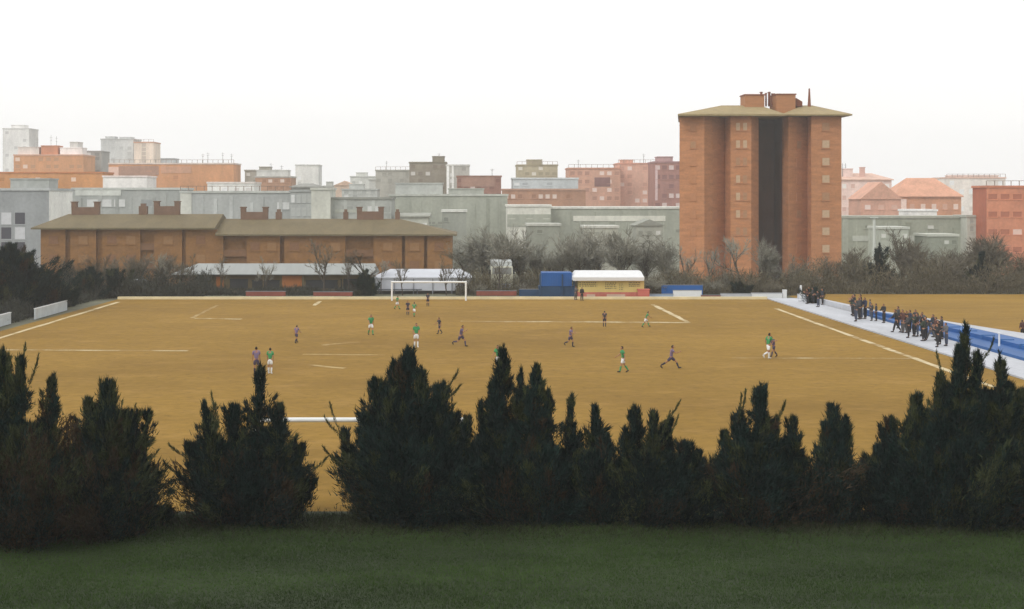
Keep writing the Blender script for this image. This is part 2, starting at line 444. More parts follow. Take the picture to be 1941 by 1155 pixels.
RNG = random.Random(5)
def block(label, x0, x1, yt, Y, depth, rgb, top=None, rz=0.0, win=None, extras=(), yb=None, cat='building', name='city_building', roof='flat', eave=None, group=None, side=None, wcol=None, roof_th=0.45):
    """a building whose front spans photograph columns x0..x1 at Y metres, its top at row yt"""
    X0, X1 = wx(x0, Y), wx(x1, Y)
    zt = wz(yt, Y); zb = tz(Y) - 0.6
    cxm, w = (X0 + X1) / 2, X1 - X0
    t = thing(name, label, cat, (cxm, Y, zb), group)
    wm = wall_mat(rgb, Y)
    ze = wz(eave, Y) if eave else zt - roof_th
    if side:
        # front and sides of the wall in two tones, one mesh
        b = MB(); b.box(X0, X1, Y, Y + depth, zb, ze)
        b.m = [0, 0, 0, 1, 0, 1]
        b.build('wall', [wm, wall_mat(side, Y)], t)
    else:
        b = MB(); b.box(X0, X1, Y, Y + depth, zb, ze); b.build('wall', wm, t)
    trgb = top or tuple(max(0, int(c * 0.93)) for c in rgb)
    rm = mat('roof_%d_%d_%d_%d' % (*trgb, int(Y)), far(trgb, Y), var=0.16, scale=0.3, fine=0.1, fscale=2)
    b = MB()
    if roof == 'flat':
        b.box(X0 - 0.2, X1 + 0.2, Y - 0.2, Y + depth + 0.2, ze, zt)
    elif roof == 'hip':
        b.hip(X0 - 0.5, X1 + 0.5, Y - 0.5, Y + depth + 0.5, ze, zt, X0 + w * 0.28, X1 - w * 0.28)
    elif roof == 'ridge':
        b.hip(X0 - 0.4, X1 + 0.4, Y - 0.4, Y + depth + 0.4, ze, zt, X0 - 0.4, X1 + 0.4)
    elif roof == 'gable':      # gable end towards the pitch
        b.add([(X0 - 0.4, Y - 0.3, ze), (X1 + 0.4, Y - 0.3, ze), (X1 + 0.4, Y + depth, ze), (X0 - 0.4, Y + depth, ze), (cxm, Y - 0.3, zt), (cxm, Y + depth, zt)],
              [(0, 1, 4), (2, 3, 5), (0, 4, 5, 3), (1, 2, 5, 4), (0, 3, 2, 1)])
    rf = b.build('roof', rm, t)
    ztop = zt if roof == 'flat' else (ze + zt) / 2
    for ei, e in enumerate(extras):
        k = e[0]; yo = 1 + .13 * ei
        if k == 'hut':
            _, a, c, hh = e[:4]
            ergb = e[4] if len(e) > 4 else rgb
            b = MB(); xa, xc = X0 + w * a, X0 + w * c
            b.box(xa, xc, Y + yo, Y + yo + min(depth * .6, 6) + .11 * ei, ztop - 0.05, ztop + hh)
            b.box(xa - 0.15, xc + 0.15, Y + yo - .15, Y + yo + .15 + min(depth * .6, 6) + .11 * ei, ztop + hh, ztop + hh + 0.25)
            b.build('roof_hut', wall_mat(ergb, Y), rf)
        elif k == 'chimney':
            _, a, hh, cw = e[:4]
            b = MB(); xa = X0 + w * a
            b.box(xa - cw / 2, xa + cw / 2, Y + 2, Y + 2 + cw, ztop - 0.5, ztop + hh)
            b.box(xa - cw / 2 - .12, xa + cw / 2 + .12, Y + 1.88, Y + 2.12 + cw, ztop + hh, ztop + hh + .2)
            b.build('chimney', wall_mat(e[4] if len(e) > 4 else rgb, Y), rf)
        elif k == 'antenna':
            _, a, hh = e[:3]
            b = MB(); xa = X0 + w * a
            b.tube((xa, Y + 3, ztop - .1), (xa, Y + 3, ztop + hh), 0.09, 0.05, 5)
            b.tube((xa - .6, Y + 3, ztop + hh * .85), (xa + .6, Y + 3, ztop + hh * .85), 0.04, 0.04, 4)
            b.tube((xa - .4, Y + 3, ztop + hh * .7), (xa + .4, Y + 3, ztop + hh * .7), 0.04, 0.04, 4)
            b.build('antenna', wall_mat((120, 116, 112), Y), rf)
        elif k == 'rail':
            b = MB()
            nn = max(4, int(w / 1.6))
            for i in range(nn + 1):
                b.box(X0 + w * i / nn - .06, X0 + w * i / nn + .06, Y, Y + .12, zt, zt + 0.9)
            b.box(X0, X1, Y, Y + .1, zt + 0.9, zt + 1.0)
            b.build('roof_railing', wall_mat((150, 130, 118), Y), rf)
        elif k == 'ribs':      # pilasters and rain pipes
            n_, rr = e[1], random.Random(int(Y + x0))
            for i in range(n_):
                xa = X0 + w * (i + rr.uniform(.2, .8)) / n_; pw = rr.choice((.09, .12, .35, .6))
                b = MB(); b.box(xa - pw, xa + pw, Y - .1, Y + .05, zb, ze - rr.uniform(.05, 2.0))
                dv = rr.uniform(-16, 14)
                b.build('pilaster', wall_mat(tuple(int(c + dv) for c in rgb), Y), t)
        elif k == 'band':     # a darker or lighter storey band set a little proud of the wall
            _, f0, f1, brgb = e[:4]
            a, c = (e[4], e[5]) if len(e) > 5 else (0, 1)
            hh = ze - wz(yb or 410, Y)
            b = MB(); b.box(X0 + w * a - .03, X0 + w * c + .03, Y - 0.12, Y + .05, ze - hh * f1, ze - hh * f0)
            b.build('facade_band', wall_mat(brgb, Y), t)
    if win:
        rows, cols, ww, wh = win[:4]
        keep = win[4] if len(win) > 4 else 0.9
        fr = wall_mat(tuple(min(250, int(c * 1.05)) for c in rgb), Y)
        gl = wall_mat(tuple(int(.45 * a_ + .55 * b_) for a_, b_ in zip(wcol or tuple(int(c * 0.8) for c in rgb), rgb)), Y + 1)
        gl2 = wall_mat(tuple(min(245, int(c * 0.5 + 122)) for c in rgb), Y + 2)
        hv = ze - wz(yb or 412, Y)
        for i in range(rows):
            for j in range(cols):
                if RNG.random() > keep: continue
                x = X0 + w * (j + 0.5) / cols
                z = ze - hv * (i + 0.5) / rows - wh / 2
                if z > zb + .5: window(t, x, Y, z, ww, wh, fr, gl2 if RNG.random() < 0.25 else gl)
    t.rotation_euler.z = R(rz)
    return t

# ---- far skyline, left to right
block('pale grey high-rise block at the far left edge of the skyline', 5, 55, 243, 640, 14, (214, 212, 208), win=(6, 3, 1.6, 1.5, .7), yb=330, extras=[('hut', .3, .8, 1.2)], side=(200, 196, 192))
block('orange brick block with a stepped roof below the pale high-rise', 26, 158, 293, 500, 16, (206, 136, 88), top=(206, 150, 120), win=(4, 9, 1.7, 1.4, .55), yb=350, wcol=(168, 128, 100),
      extras=[('hut', .05, .35, 2.4, (214, 200, 190)), ('hut', .38, .62, 2.9, (204, 124, 88)), ('hut', .65, .97, 2.2, (222, 214, 210)), ('antenna', .3, 6), ('antenna', .5, 7), ('antenna', .58, 6.5), ('hut', .785, .9, 4.2, (190, 186, 180))])
block('low orange terrace house row behind the grey slab at the left edge', -30, 196, 326, 420, 12, (204, 134, 82), top=(196, 118, 76), win=(1, 10, 1.5, 1.3, .5), yb=352)
block('dark grey narrow block between orange brick and grey tower', 160, 192, 286, 520, 12, (150, 148, 142), win=(5, 2, 1.8, 1.3, .8), yb=330, wcol=(112, 112, 108))
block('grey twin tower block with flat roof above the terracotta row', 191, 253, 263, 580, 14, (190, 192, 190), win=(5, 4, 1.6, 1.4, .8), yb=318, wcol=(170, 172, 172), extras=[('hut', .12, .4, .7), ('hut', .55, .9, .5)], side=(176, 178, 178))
block('pale peach tower with a brick-red rim beside the grey tower', 254, 291, 269, 575, 13, (226, 202, 180), top=(208, 146, 116), win=(5, 1, 1.8, 1.6, 1), yb=312, wcol=(160, 146, 136), extras=[('rail',)])
block('small distant grey roof peeping over the terracotta row', 296, 330, 300, 600, 10, (186, 190, 192))
block('long terracotta apartment row with a pale cornice and a brown centre', 206, 443, 309, 450, 14, (206, 138, 92), top=(208, 190, 176), win=(2, 14, 1.6, 1.4, .35), yb=345, wcol=(176, 112, 78),
      extras=[('band', .1, .62, (168, 128, 108), .08, .40), ('band', .15, .98, (226, 184, 164), 0, .08), ('band', .12, .5, (196, 140, 108), .42, .66), ('antenna', .74, 3), ('antenna', .78, 3.4), ('antenna', .9, 3.4), ('antenna', .97, 3), ('rail',)])
block('white rendered house in front of the terracotta row', 195, 278, 333, 380, 12, (232, 222, 218), top=(222, 206, 200))
block('white flat-roofed house right of the terracotta row', 393, 482, 345, 370, 12, (232, 226, 220), top=(214, 204, 196), win=(1, 4, 1.4, 1.1, .5), yb=372)
block('brown block with grey roof terrace left of the pale cube', 484, 552, 334, 430, 12, (178, 132, 104), top=(172, 168, 158), win=(2, 6, 1.3, 1.1, .5), yb=362, extras=[('hut', .02, .9, 1.6, (190, 190, 184)), ('antenna', .4, 4), ('antenna', .7, 3.4)])
block('grey olive block behind the brown roof terrace block', 464, 530, 322, 470, 12, (156, 152, 138), extras=[('hut', .4, .7, .8)], win=(2, 5, 1.3, 1.1, .5), yb=350)
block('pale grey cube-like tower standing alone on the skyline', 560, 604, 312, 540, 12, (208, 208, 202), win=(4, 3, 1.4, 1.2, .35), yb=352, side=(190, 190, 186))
block('low dark grey house at the foot of the pale cube', 552, 606, 348, 400, 10, (152, 152, 146), roof='hip', eave=356)
block('faint orange gabled house on the grey hillside', 634, 672, 343, 500, 10, (204, 172, 146), roof='gable', eave=352, top=(198, 160, 132))
for i, (a, b_, y, Y, c) in enumerate([(612, 640, 352, 520, (176, 178, 170)), (664, 716, 334, 560, (194, 196, 188)), (700, 760, 340, 480, (184, 186, 180)), (648, 715, 358, 420, (178, 182, 176))]):
    block(['low grey-green house beside the faint orange gable', 'pale grey flat block high on the hillside behind the orange gable', 'grey hillside block left of the olive high-rise', 'grey terrace block below the faint orange gable'][i], a, b_, y, Y, 12, c,
          win=(2, 4, 1.4, 1.2, .6), yb=375, extras=[('hut', .2, .6, 1.2)])
block('long grey block with roof railing running up to the olive high-rise', 712, 778, 322, 470, 12, (164, 162, 150), win=(2, 6, 1.5, 1.2, .5), yb=348, extras=[('rail',), ('antenna', .3, 3)])
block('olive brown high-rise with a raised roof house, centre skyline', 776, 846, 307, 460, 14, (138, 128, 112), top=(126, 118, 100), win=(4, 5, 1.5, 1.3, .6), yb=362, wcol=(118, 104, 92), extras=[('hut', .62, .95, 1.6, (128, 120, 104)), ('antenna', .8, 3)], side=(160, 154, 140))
block('grey block with white vertical stair strips beside the olive high-rise', 846, 890, 312, 440, 13, (172, 168, 158), top=(196, 194, 186), win=(5, 2, 1.4, 1.2, .6), yb=372,
      extras=[('band', 0, 1, (226, 226, 220), .02, .12), ('band', 0, 1, (222, 220, 214), .24, .32)])
block('dull red brick block with a dark lower storey, centre skyline', 866, 950, 333, 400, 13, (160, 118, 104), top=(150, 112, 98), win=(3, 7, 1.4, 1.2, .6), yb=376, wcol=(124, 92, 88), extras=[('band', .0, .45, (166, 128, 112), .1, .85), ('antenna', .8, 2)])
block('ochre olive block with a rooftop bump left of the salmon bricks', 980, 1057, 312, 470, 13, (170, 158, 126), top=(150, 138, 108), win=(3, 6, 1.5, 1.2, .6), yb=345, extras=[('hut', .25, .62, 1.4, (158, 146, 116)), ('rail',)])
block('long blue-grey roofed hall below the ochre block', 972, 1096, 337, 400, 12, (182, 190, 192), top=(188, 196, 198), win=(1, 8, 1.6, .9, .2), yb=358)
block('brown-pink brick terrace under the blue-grey roofed hall', 953, 1110, 358, 372, 10, (180, 134, 110), top=(186, 142, 120), win=(1, 12, 1.2, 1.2, .5), yb=384, wcol=(150, 110, 94))
block('salmon brick apartment block with dark balconies', 1078, 1176, 318, 440, 14, (204, 148, 122), top=(196, 132, 106), win=(4, 7, 1.5, 1.3, .6), yb=384, wcol=(150, 108, 98), extras=[('rail',), ('band', .25, .52, (140, 104, 100), .5, .8), ('antenna', .2, 2.5)])
block('taller salmon pink block joined to the salmon apartments', 1172, 1244, 309, 445, 14, (212, 156, 132), top=(204, 140, 116), win=(5, 5, 1.5, 1.3, .55), yb=388, wcol=(186, 130, 112), extras=[('hut', .1, .4, .8), ('antenna', .7, 3), ('rail',)])
block('purple-brown brick block with pale vertical strips left of the tall tower', 1240, 1292, 306, 420, 14, (166, 118, 108), top=(164, 122, 120), win=(5, 4, 1.5, 1.4, .7), yb=398, wcol=(120, 92, 96), extras=[('band', .05, .8, (198, 166, 164), .04, .12), ('hut', .15, .7, 1.2, (176, 140, 138))])
block('pinkish white house row with chimneys right of the tall tower', 1592, 1690, 328, 420, 12, (228, 196, 184), roof='hip', eave=342, top=(208, 168, 148), win=(3, 6, 1.3, 1.4, .7), yb=408, wcol=(200, 142, 122), extras=[('chimney', .48, 2.6, 1.3, (208, 164, 150)), ('chimney', .2, 2.2, 2.6, (222, 192, 182)), ('antenna', .1, 4), ('antenna', .16, 4)])
block('red tiled gable house nearest the tall tower on the right', 1632, 1708, 345, 370, 12, (206, 150, 128), roof='gable', eave=378, top=(206, 150, 126), win=(1, 3, 1.6, 1.3, 1), yb=408, wcol=(226, 188, 172))
block('broad orange-red gabled house in the middle right skyline', 1698, 1822, 337, 390, 14, (204, 140, 108), roof='hip', eave=374, top=(206, 146, 118), win=(1, 6, 1.4, 1.6, .8), yb=410, wcol=(216, 178, 162), extras=[('band', .1, .95, (228, 196, 182), .04, .16)])
block('cream white apartment block with a pink roof edge', 1795, 1906, 336, 450, 14, (222, 212, 202), top=(214, 172, 152), win=(4, 6, 1.5, 1.5, .55), yb=404, wcol=(198, 180, 168), extras=[('hut', .1, .9, .4, (214, 190, 178)), ('rail',)])
block('small white shed roof below the broad orange gable', 1726, 1776, 397, 330, 9, (224, 222, 218), top=(230, 228, 224))
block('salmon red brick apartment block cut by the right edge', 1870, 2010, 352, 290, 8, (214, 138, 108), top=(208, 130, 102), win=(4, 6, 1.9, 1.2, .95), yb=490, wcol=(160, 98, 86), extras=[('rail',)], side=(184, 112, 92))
# ---- grey middle belt
block('grey-green long works wall right of the tall tower', 1588, 1868, 410, 300, 14, (158, 162, 146), top=(164, 166, 152), win=(2, 12, 1.6, .8, .3), yb=480, extras=[('ribs', 11), ('band', .5, .66, (174, 178, 166), .1, .6)])
block('pale ribbed stairwell block beside the salmon red bricks', 1833, 1868, 408, 296, 8, (184, 186, 174), win=(4, 2, .9, 1.2, .7), yb=470)
block('grey-blue slab with two columns of big windows at the left edge', -60, 93, 357, 268, 16, (156, 160, 162), top=(176, 180, 180), extras=[('hut', .5, .98, 1.6, (172, 176, 172))], side=(232, 234, 220))  # side colour paled to hold the brighter light on the end wall
block('long low grey workshop with pale roof strip behind the brick row', 137, 342, 356, 300, 14, (168, 172, 168), top=(186, 190, 184), win=(1, 8, 2.4, 1.6, .6), yb=410, wcol=(142, 146, 152), extras=[('ribs', 6), ('band', .0, .22, (200, 204, 196), .03, .45)])
block('grey hall with a pale left corner behind the brick row', 342, 552, 362, 295, 14, (170, 174, 172), top=(178, 182, 176), win=(1, 7, 2.6, 1.5, .6), yb=414, wcol=(144, 148, 154), extras=[('ribs', 7), ('band', 0, 1, (198, 200, 190), 0, .1), ('rail',)])
block('narrow ribbed grey building left of the pale blank gable wall', 550, 592, 360, 290, 12, (172, 176, 174), win=(2, 4, .8, 1.6, .9), yb=414, wcol=(188, 192, 188))
block('tall pale blank gable wall between two grey halls', 590, 626, 356, 286, 12, (196, 198, 186), top=(188, 190, 180))
block('grey workshop with dark roof line right of the blank gable', 624, 742, 374, 288, 14, (170, 174, 168), top=(148, 150, 142), win=(1, 5, 2.2, 1.4, .6), yb=416, wcol=(150, 154, 150), extras=[('ribs', 5), ('band', .5, .66, (174, 178, 166), .1, .6)])
block('wide grey-green hall behind the bare trees at the centre', 738, 962, 368, 315, 16, (164, 168, 154), top=(178, 182, 172), win=(2, 10, 2.2, .7, .25), yb=440, extras=[('ribs', 9), ('hut', .05, .45, 2.2, (176, 180, 174)), ('hut', .5, .8, 1.0, (170, 174, 164))])
block('white walled low building among grey-green halls', 962, 1044, 388, 300, 12, (206, 206, 194), top=(212, 212, 202), win=(1, 5, 1.2, .8, .3), yb=430, extras=[('ribs', 4), ('band', .38, 1, (164, 168, 154))])
block('long grey-green depot with two white roof strips left of the tall tower', 1040, 1300, 392, 305, 14, (162, 166, 152), top=(208, 208, 198), win=(1, 12, 2.0, .8, .3), yb=480, extras=[('ribs', 10), ('band', .16, .28, (206, 206, 192), .18, .85)])

block('low pale annexe with a lean-to roof before the wide grey-green hall', 756, 812, 404, 286, 9, (180, 182, 170), roof='ridge', eave=412, top=(158, 160, 150), win=(1, 4, 1.0, .8, .8), yb=440)
block('small grey shed with a white fascia behind the marquee trees', 838, 884, 398, 292, 8, (156, 160, 150), top=(206, 208, 200), win=(1, 3, 1.0, .9, .8), yb=430)
block('squat grey annexe before the white walled low building', 1000, 1062, 424, 280, 8, (152, 156, 144), top=(184, 186, 176), win=(1, 4, 1.1, .8, .7), yb=450)
block('pale flat-roofed store before the grey-green depot', 1108, 1172, 428, 276, 8, (178, 180, 166), top=(196, 198, 188), win=(1, 4, 1.0, .9, .7), yb=455)
block('grey gabled store before the grey-green depot', 1206, 1256, 416, 284, 9, (168, 170, 158), roof='gable', eave=428, top=(150, 152, 142), win=(1, 3, 1.0, .9, .8), yb=455)
block('low pale store below the works wall right of the tower', 1668, 1722, 430, 280, 8, (176, 182, 168), top=(190, 194, 184), win=(1, 4, 1.0, .9, .7), yb=460)
block('grey lean-to below the works wall near the ribbed stairwell', 1758, 1816, 444, 276, 8, (150, 156, 142), top=(186, 190, 178), win=(1, 4, 1.0, .8, .7), yb=470)
# big windows of the left slab
slab = [o for o in COL.objects if o.name.startswith('city_building') and o.get('label', '').startswith('grey-blue slab')][0]
for (px, py, sh) in [(12, 412, 0), (38, 412, 1), (12, 440, 1), (38, 440, 0), (12, 468, 1), (38, 468, 1), (-20, 412, 0), (-20, 440, 0)]:
    window(slab, wx(px, 268), 268, wz(py + 14, 268), 2.0, 2.3, wall_mat((168, 172, 174), 268), wall_mat((104, 104, 110), 269) if sh else wall_mat((196, 198, 202), 270))

# ------------------------------------------------------------------ the tall brick tower
M_BRICK = mat('tower_brick', lin((180, 124, 84), 0.94), var=0.2, scale=0.5, stretch=(0.7, 0.7, 3.5), fine=0.08, fscale=3.5)
M_TILE = mat('olive_tile', lin((182, 162, 118), 0.68), var=0.15, scale=0.7, fine=0.1, fscale=4)
M_BRICKD = mat('dark_brick', lin((150, 92, 66), 0.7), var=0.15, scale=0.6, stretch=(.7, .7, 3))
TY = 234.0
def tp(px, dy): return (wx(px, TY + dy), TY + dy)
tower = thing('apartment_tower', 'tall orange brick tower block with a dark central recess and an olive hipped roof', 'apartment tower', (wx(1440, TY), TY, tz(TY)))
plan = [tp(1288, 1.2), tp(1335, -0.6), tp(1374, 3.4), tp(1385, -0.2), tp(1424, -0.8), tp(1438, 2.4), (wx(1438, TY + 3), TY + 13), (wx(1486, TY + 3), TY + 13), tp(1486, 3.0), tp(1495, 0.4), tp(1530, 3.2), tp(1538, -0.6), tp(1595, 0.0)]
plan += [(plan[-1][0], TY + 17), (wx(1292, TY + 17), TY + 17)]
ZE = wz(221, TY)
mb = MB(); mb.prism(plan, tz(TY) - 1, ZE); mb.build('wall', M_BRICK, tower)
XL, XM, XR = wx(1281, TY), wx(1483, TY), wx(1610, TY)
mb = MB(); mb.hip(XL, XM - .02, TY - 2.2, TY + 18.2, ZE, wz(200, TY + 8), wx(1368, TY + 8), wx(1440, TY + 8), th=0.28, xb=wx(1286, TY + 18.2)); rl = mb.build('roof', M_TILE, tower)
mb = MB(); mb.hip(XM + .02, XR, TY - 1.8, TY + 18.0, ZE + .05, wz(200, TY + 8), wx(1520, TY + 8), wx(1540, TY + 8), th=0.24); rr = mb.build('roof', M_TILE, tower)
M_HUT = mat('roof_house_brick', lin((176, 124, 84), 0.85), var=0.12, scale=1, stretch=(.7, .7, 3))
def tower_hut(a, b, y0, y1, d0, d1, cap=True):
    mb = MB()
    Yh = TY + d0
    mb.box(wx(a, Yh), wx(b, Yh), Yh, TY + d1, wz(y1, Yh) - 1.0, wz(y0, Yh))
    o = mb.build('roof_hut', M_HUT, rl)
    m2 = MB(); m2.box(wx(a, Yh) - .12, wx(b, Yh) + .12, Yh - .12, TY + d1 + .12, wz(y0, Yh), wz(y0, Yh) + .2); m2.build('roof_cap', M_BRICKD, rl)
tower_hut(1412, 1449, 181, 199, 6, 10)
tower_hut(1472, 1508, 180, 204, 4.5, 10)
mb = MB(); Yh = TY + 6
xa, xb = wx(1508, Yh) + .13, wx(1521, Yh)
mb.add([(xa, Yh, wz(202, Yh)), (xb, Yh, wz(202, Yh)), (xb, Yh + 4, wz(202, Yh)), (xa, Yh + 4, wz(202, Yh)), (xa, Yh, wz(186, Yh)), (xb, Yh, wz(193, Yh)), (xb, Yh + 4, wz(193, Yh)), (xa, Yh + 4, wz(186, Yh))],
       [(0, 3, 2, 1), (4, 5, 6, 7), (0, 1, 5, 4), (1, 2, 6, 5), (2, 3, 7, 6), (3, 0, 4, 7)])
mb.build('roof_hut', M_BRICKD, rl)
for px, yy, r_ in ((1443, 176, .22), (1452, 178, .16), (1458, 176, .22), (1465, 179, .3)):
    mb = MB(); mb.tube((wx(px, TY + 8), TY + 8, wz(202, TY + 8)), (wx(px, TY + 8), TY + 8, wz(yy, TY + 8)), r_, r_ * .9, 8)
    mb.tube((wx(px, TY + 8), TY + 8, wz(yy, TY + 8)), (wx(px, TY + 8), TY + 8, wz(yy - 1.5, TY + 8)), r_ * 1.35, r_ * 1.35, 8)
    mb.build('chimney', M_BRICKD, rl)
mb = MB(); mb.tube((wx(1534, TY + 7), TY + 7, wz(204, TY + 7)), (wx(1534, TY + 7), TY + 7, wz(168, TY + 7)), .30, .12, 8)
mb.build('antenna_mast', M_BRICKD, rr)
# dark panels added to line the recess, its deep shade put into their colour
M_SHADE = mat('recess_shade_brown', lin((104, 62, 38), .6), var=.3, scale=.5, stretch=(1, 1, .3), rough=.85, spec=.1)
M_SHUT = mat('brick_shutter', lin((180, 126, 88), .92), var=.1, scale=2)
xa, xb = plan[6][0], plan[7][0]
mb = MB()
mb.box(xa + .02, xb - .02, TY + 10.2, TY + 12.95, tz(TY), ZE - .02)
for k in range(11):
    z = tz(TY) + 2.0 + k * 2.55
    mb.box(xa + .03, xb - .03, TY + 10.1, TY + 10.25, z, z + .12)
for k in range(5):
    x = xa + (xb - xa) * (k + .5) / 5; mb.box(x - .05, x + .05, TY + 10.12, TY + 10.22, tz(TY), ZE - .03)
mb.build('recess_shade', M_SHADE, tower)
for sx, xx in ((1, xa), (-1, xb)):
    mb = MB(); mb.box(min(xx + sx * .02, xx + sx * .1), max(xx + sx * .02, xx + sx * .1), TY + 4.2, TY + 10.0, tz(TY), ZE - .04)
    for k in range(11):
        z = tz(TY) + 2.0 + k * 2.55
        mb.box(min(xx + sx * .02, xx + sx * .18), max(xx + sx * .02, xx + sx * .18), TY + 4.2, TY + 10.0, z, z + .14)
    mb.build('side_shade', M_SHADE, tower)
# windows storey by storey
wr = random.Random(11)
pale_r = {1, 2, 3, 5, 6, 7}
pale_c = {0, 1, 3, 4, 5}
STOREY = (ZE - tz(TY)) / 10.2
for k in range(8):
    z = ZE - 1.0 - STOREY * k - 1.35
    def put(p, q, f, w, h, m):
        p, q = Vector(p), Vector(q)
        c = p.lerp(q, f); ang = math.atan2(q.y - p.y, q.x - p.x)
        window(tower, c.x, c.y, z, w, h, M_SHUT, M_SHUT if m is M_BLIND3 else m, ang)
    put(plan[11], plan[12], .48, 1.35, 1.35, M_BLIND if k in pale_r else M_BLIND2)
    for f in (.36, .70): put(plan[3], plan[4], f, .75, 1.35, (M_BLIND if k in pale_c else M_BLIND2) if f < .5 or k < 2 else M_BLIND2)
    put(plan[0], plan[1], .55, 1.0, 1.2, M_BLIND2 if k == 1 else M_BLIND3)
    put(plan[9], plan[10], .55, 1.2, 1.3, M_BLIND2 if k in (1, 5) else M_BLIND3)
    put(plan[1], plan[2], .5, 1.2, 1.3, M_BLIND3)

# ------------------------------------------------------------------ long brick row with olive roofs
BY = 216.0
M_RSH = mat('row_shutter', lin((160, 120, 78), .8), var=.12, scale=2)
M_BR2 = mat('row_brick', lin((148, 106, 60), 0.8), var=0.2, scale=0.35, stretch=(1, 1, 2.4), fine=0.1, fscale=2.5)
M_TILE2 = mat('row_tile', lin((142, 128, 96), 0.58), var=0.14, scale=0.5, stretch=(1, .4, 1), fine=0.1, fscale=4)
M_BRD = mat('chimney_brick', lin((126, 100, 82), 0.84), var=0.15, scale=1)
rowb = thing('brick_apartment_row', 'long low orange brick apartment row with a stepped olive tiled roof and wide chimneys', 'apartment row', (wx(410, BY), BY, tz(BY)))
def indent(xs0, xs1, rec, dep, yoff=0):
    pts = [(wx(xs0, BY), BY + yoff)]
    for a, b in rec:
        pts += [(wx(a, BY), BY + yoff), (wx(a, BY), BY + yoff + dep), (wx(b, BY), BY + yoff + dep), (wx(b, BY), BY + yoff)]
    pts += [(wx(xs1, BY), BY + yoff), (wx(xs1, BY), BY + 13), (wx(xs0, BY), BY + 13)]
    return pts
zE1, zE2 = wz(435, BY), wz(447, BY)
rec1 = [(124, 133), (182, 194), (266, 292), (345, 352)]
rec2 = [(424, 468), (531, 539), (655, 708), (762, 768), (804, 810)]
mb = MB(); mb.prism(indent(77, 411, rec1, .6), tz(BY) - 1, zE1); mb.build('wall', M_BR2, rowb)
mb = MB(); mb.prism(indent(411.3, 857, rec2, .8, -0.25), tz(BY) - 1, zE2); mb.build('wall', M_BR2, rowb)
YR = BY + 6.5
mb = MB(); mb.hip(wx(62, BY), wx(409.5, BY), BY - 1.0, BY + 14, zE1, wz(406, YR), wx(130, YR), wx(409.5, BY), th=.25); r1 = mb.build('roof', M_TILE2, rowb)
mb = MB(); mb.hip(wx(410, BY), wx(866, BY), BY - 1.1, BY + 14, zE2, wz(415, YR), wx(410, BY), wx(757, YR), th=.25); r2 = mb.build('roof', M_TILE2, rowb)
def stack(par, a, b, yt, ym, yb):
    mb = MB()
    xa, xb = wx(a, YR), wx(b, YR)
    ew = 0.75
    mb.box(xa, xb, YR - .5, YR + .5, wz(yb, YR) - .6, wz(ym, YR))
    mb.box(xa - .02, xa + ew, YR - .52, YR + .52, wz(ym, YR), wz(yt, YR))
    mb.box(xb - ew, xb + .02, YR - .52, YR + .52, wz(ym, YR), wz(yt, YR))
    mb.box(xa - .12, xa + ew + .1, YR - .6, YR + .6, wz(yt, YR), wz(yt, YR) + .14)
    mb.box(xb - ew - .1, xb + .12, YR - .6, YR + .6, wz(yt, YR), wz(yt, YR) + .14)
    mb.build('chimney_stack', M_BRD, par)
def pot(par, a, b, yt, yb):
    mb = MB(); xa, xb = wx(a, YR), wx(b, YR)
    mb.box(xa, xb, YR - .4, YR + .4, wz(yb, YR) - .6, wz(yt + 5, YR))
    mb.box(xa + (xb - xa) * .2, xb - (xb - xa) * .2, YR - .3, YR + .3, wz(yt + 5, YR), wz(yt, YR))
    mb.build('chimney', M_BRD, par)
stack(r1, 137, 189, 384, 393, 408); stack(r1, 293, 341, 383, 391, 408); pot(r1, 264, 280, 386, 408)
stack(r2, 457, 508, 394, 402, 416); pot(r2, 523, 534, 397, 416); pot(r2, 651, 660, 397, 416); stack(r2, 677, 727, 394, 401, 416); pot(r2, 749, 758, 397, 416)
wr = random.Random(3)
def row_windows(bays, ze, yoff):
    for a, b in bays:
        n = max(1, round((b - a) / 42))
        for k in range(3):
            for j in range(n):
                x = wx(a + (b - a) * (j + .5) / n, BY)
                window(rowb, x, BY + yoff, ze - 2.25 - 2.75 * k, 1.5, 1.3, M_BR2, M_BLIND3 if wr.random() < .6 else M_RSH)
def gaps(x0, x1, rec):
    e = [x0] + [v for r_ in rec for v in r_] + [x1]
    return [(e[i], e[i + 1]) for i in range(0, len(e), 2)]
row_windows([g for g in gaps(79, 409, rec1) if g[1] - g[0] > 24], zE1, 0)
row_windows([g for g in gaps(413, 855, rec2) if g[1] - g[0] > 24], zE2, -0.25)
for a, b, ze, yo in ((424, 468, zE2, -.25), (655, 708, zE2, -.25), (266, 292, zE1, 0)):
    for k in range(3):
        mb = MB(); z = ze - 3.0 - 2.75 * k
        mb.box(wx(a, BY) + .03, wx(b, BY) - .03, BY + yo + .1, BY + yo + .78, z - .12, z)
        mb.box(wx(a, BY) + .03, wx(b, BY) - .03, BY + yo + .1, BY + yo + .2, z, z + .9)
        mb.build('balcony', mat('balcony_brick', lin((132, 96, 66), .8), var=.15, scale=1), rowb)

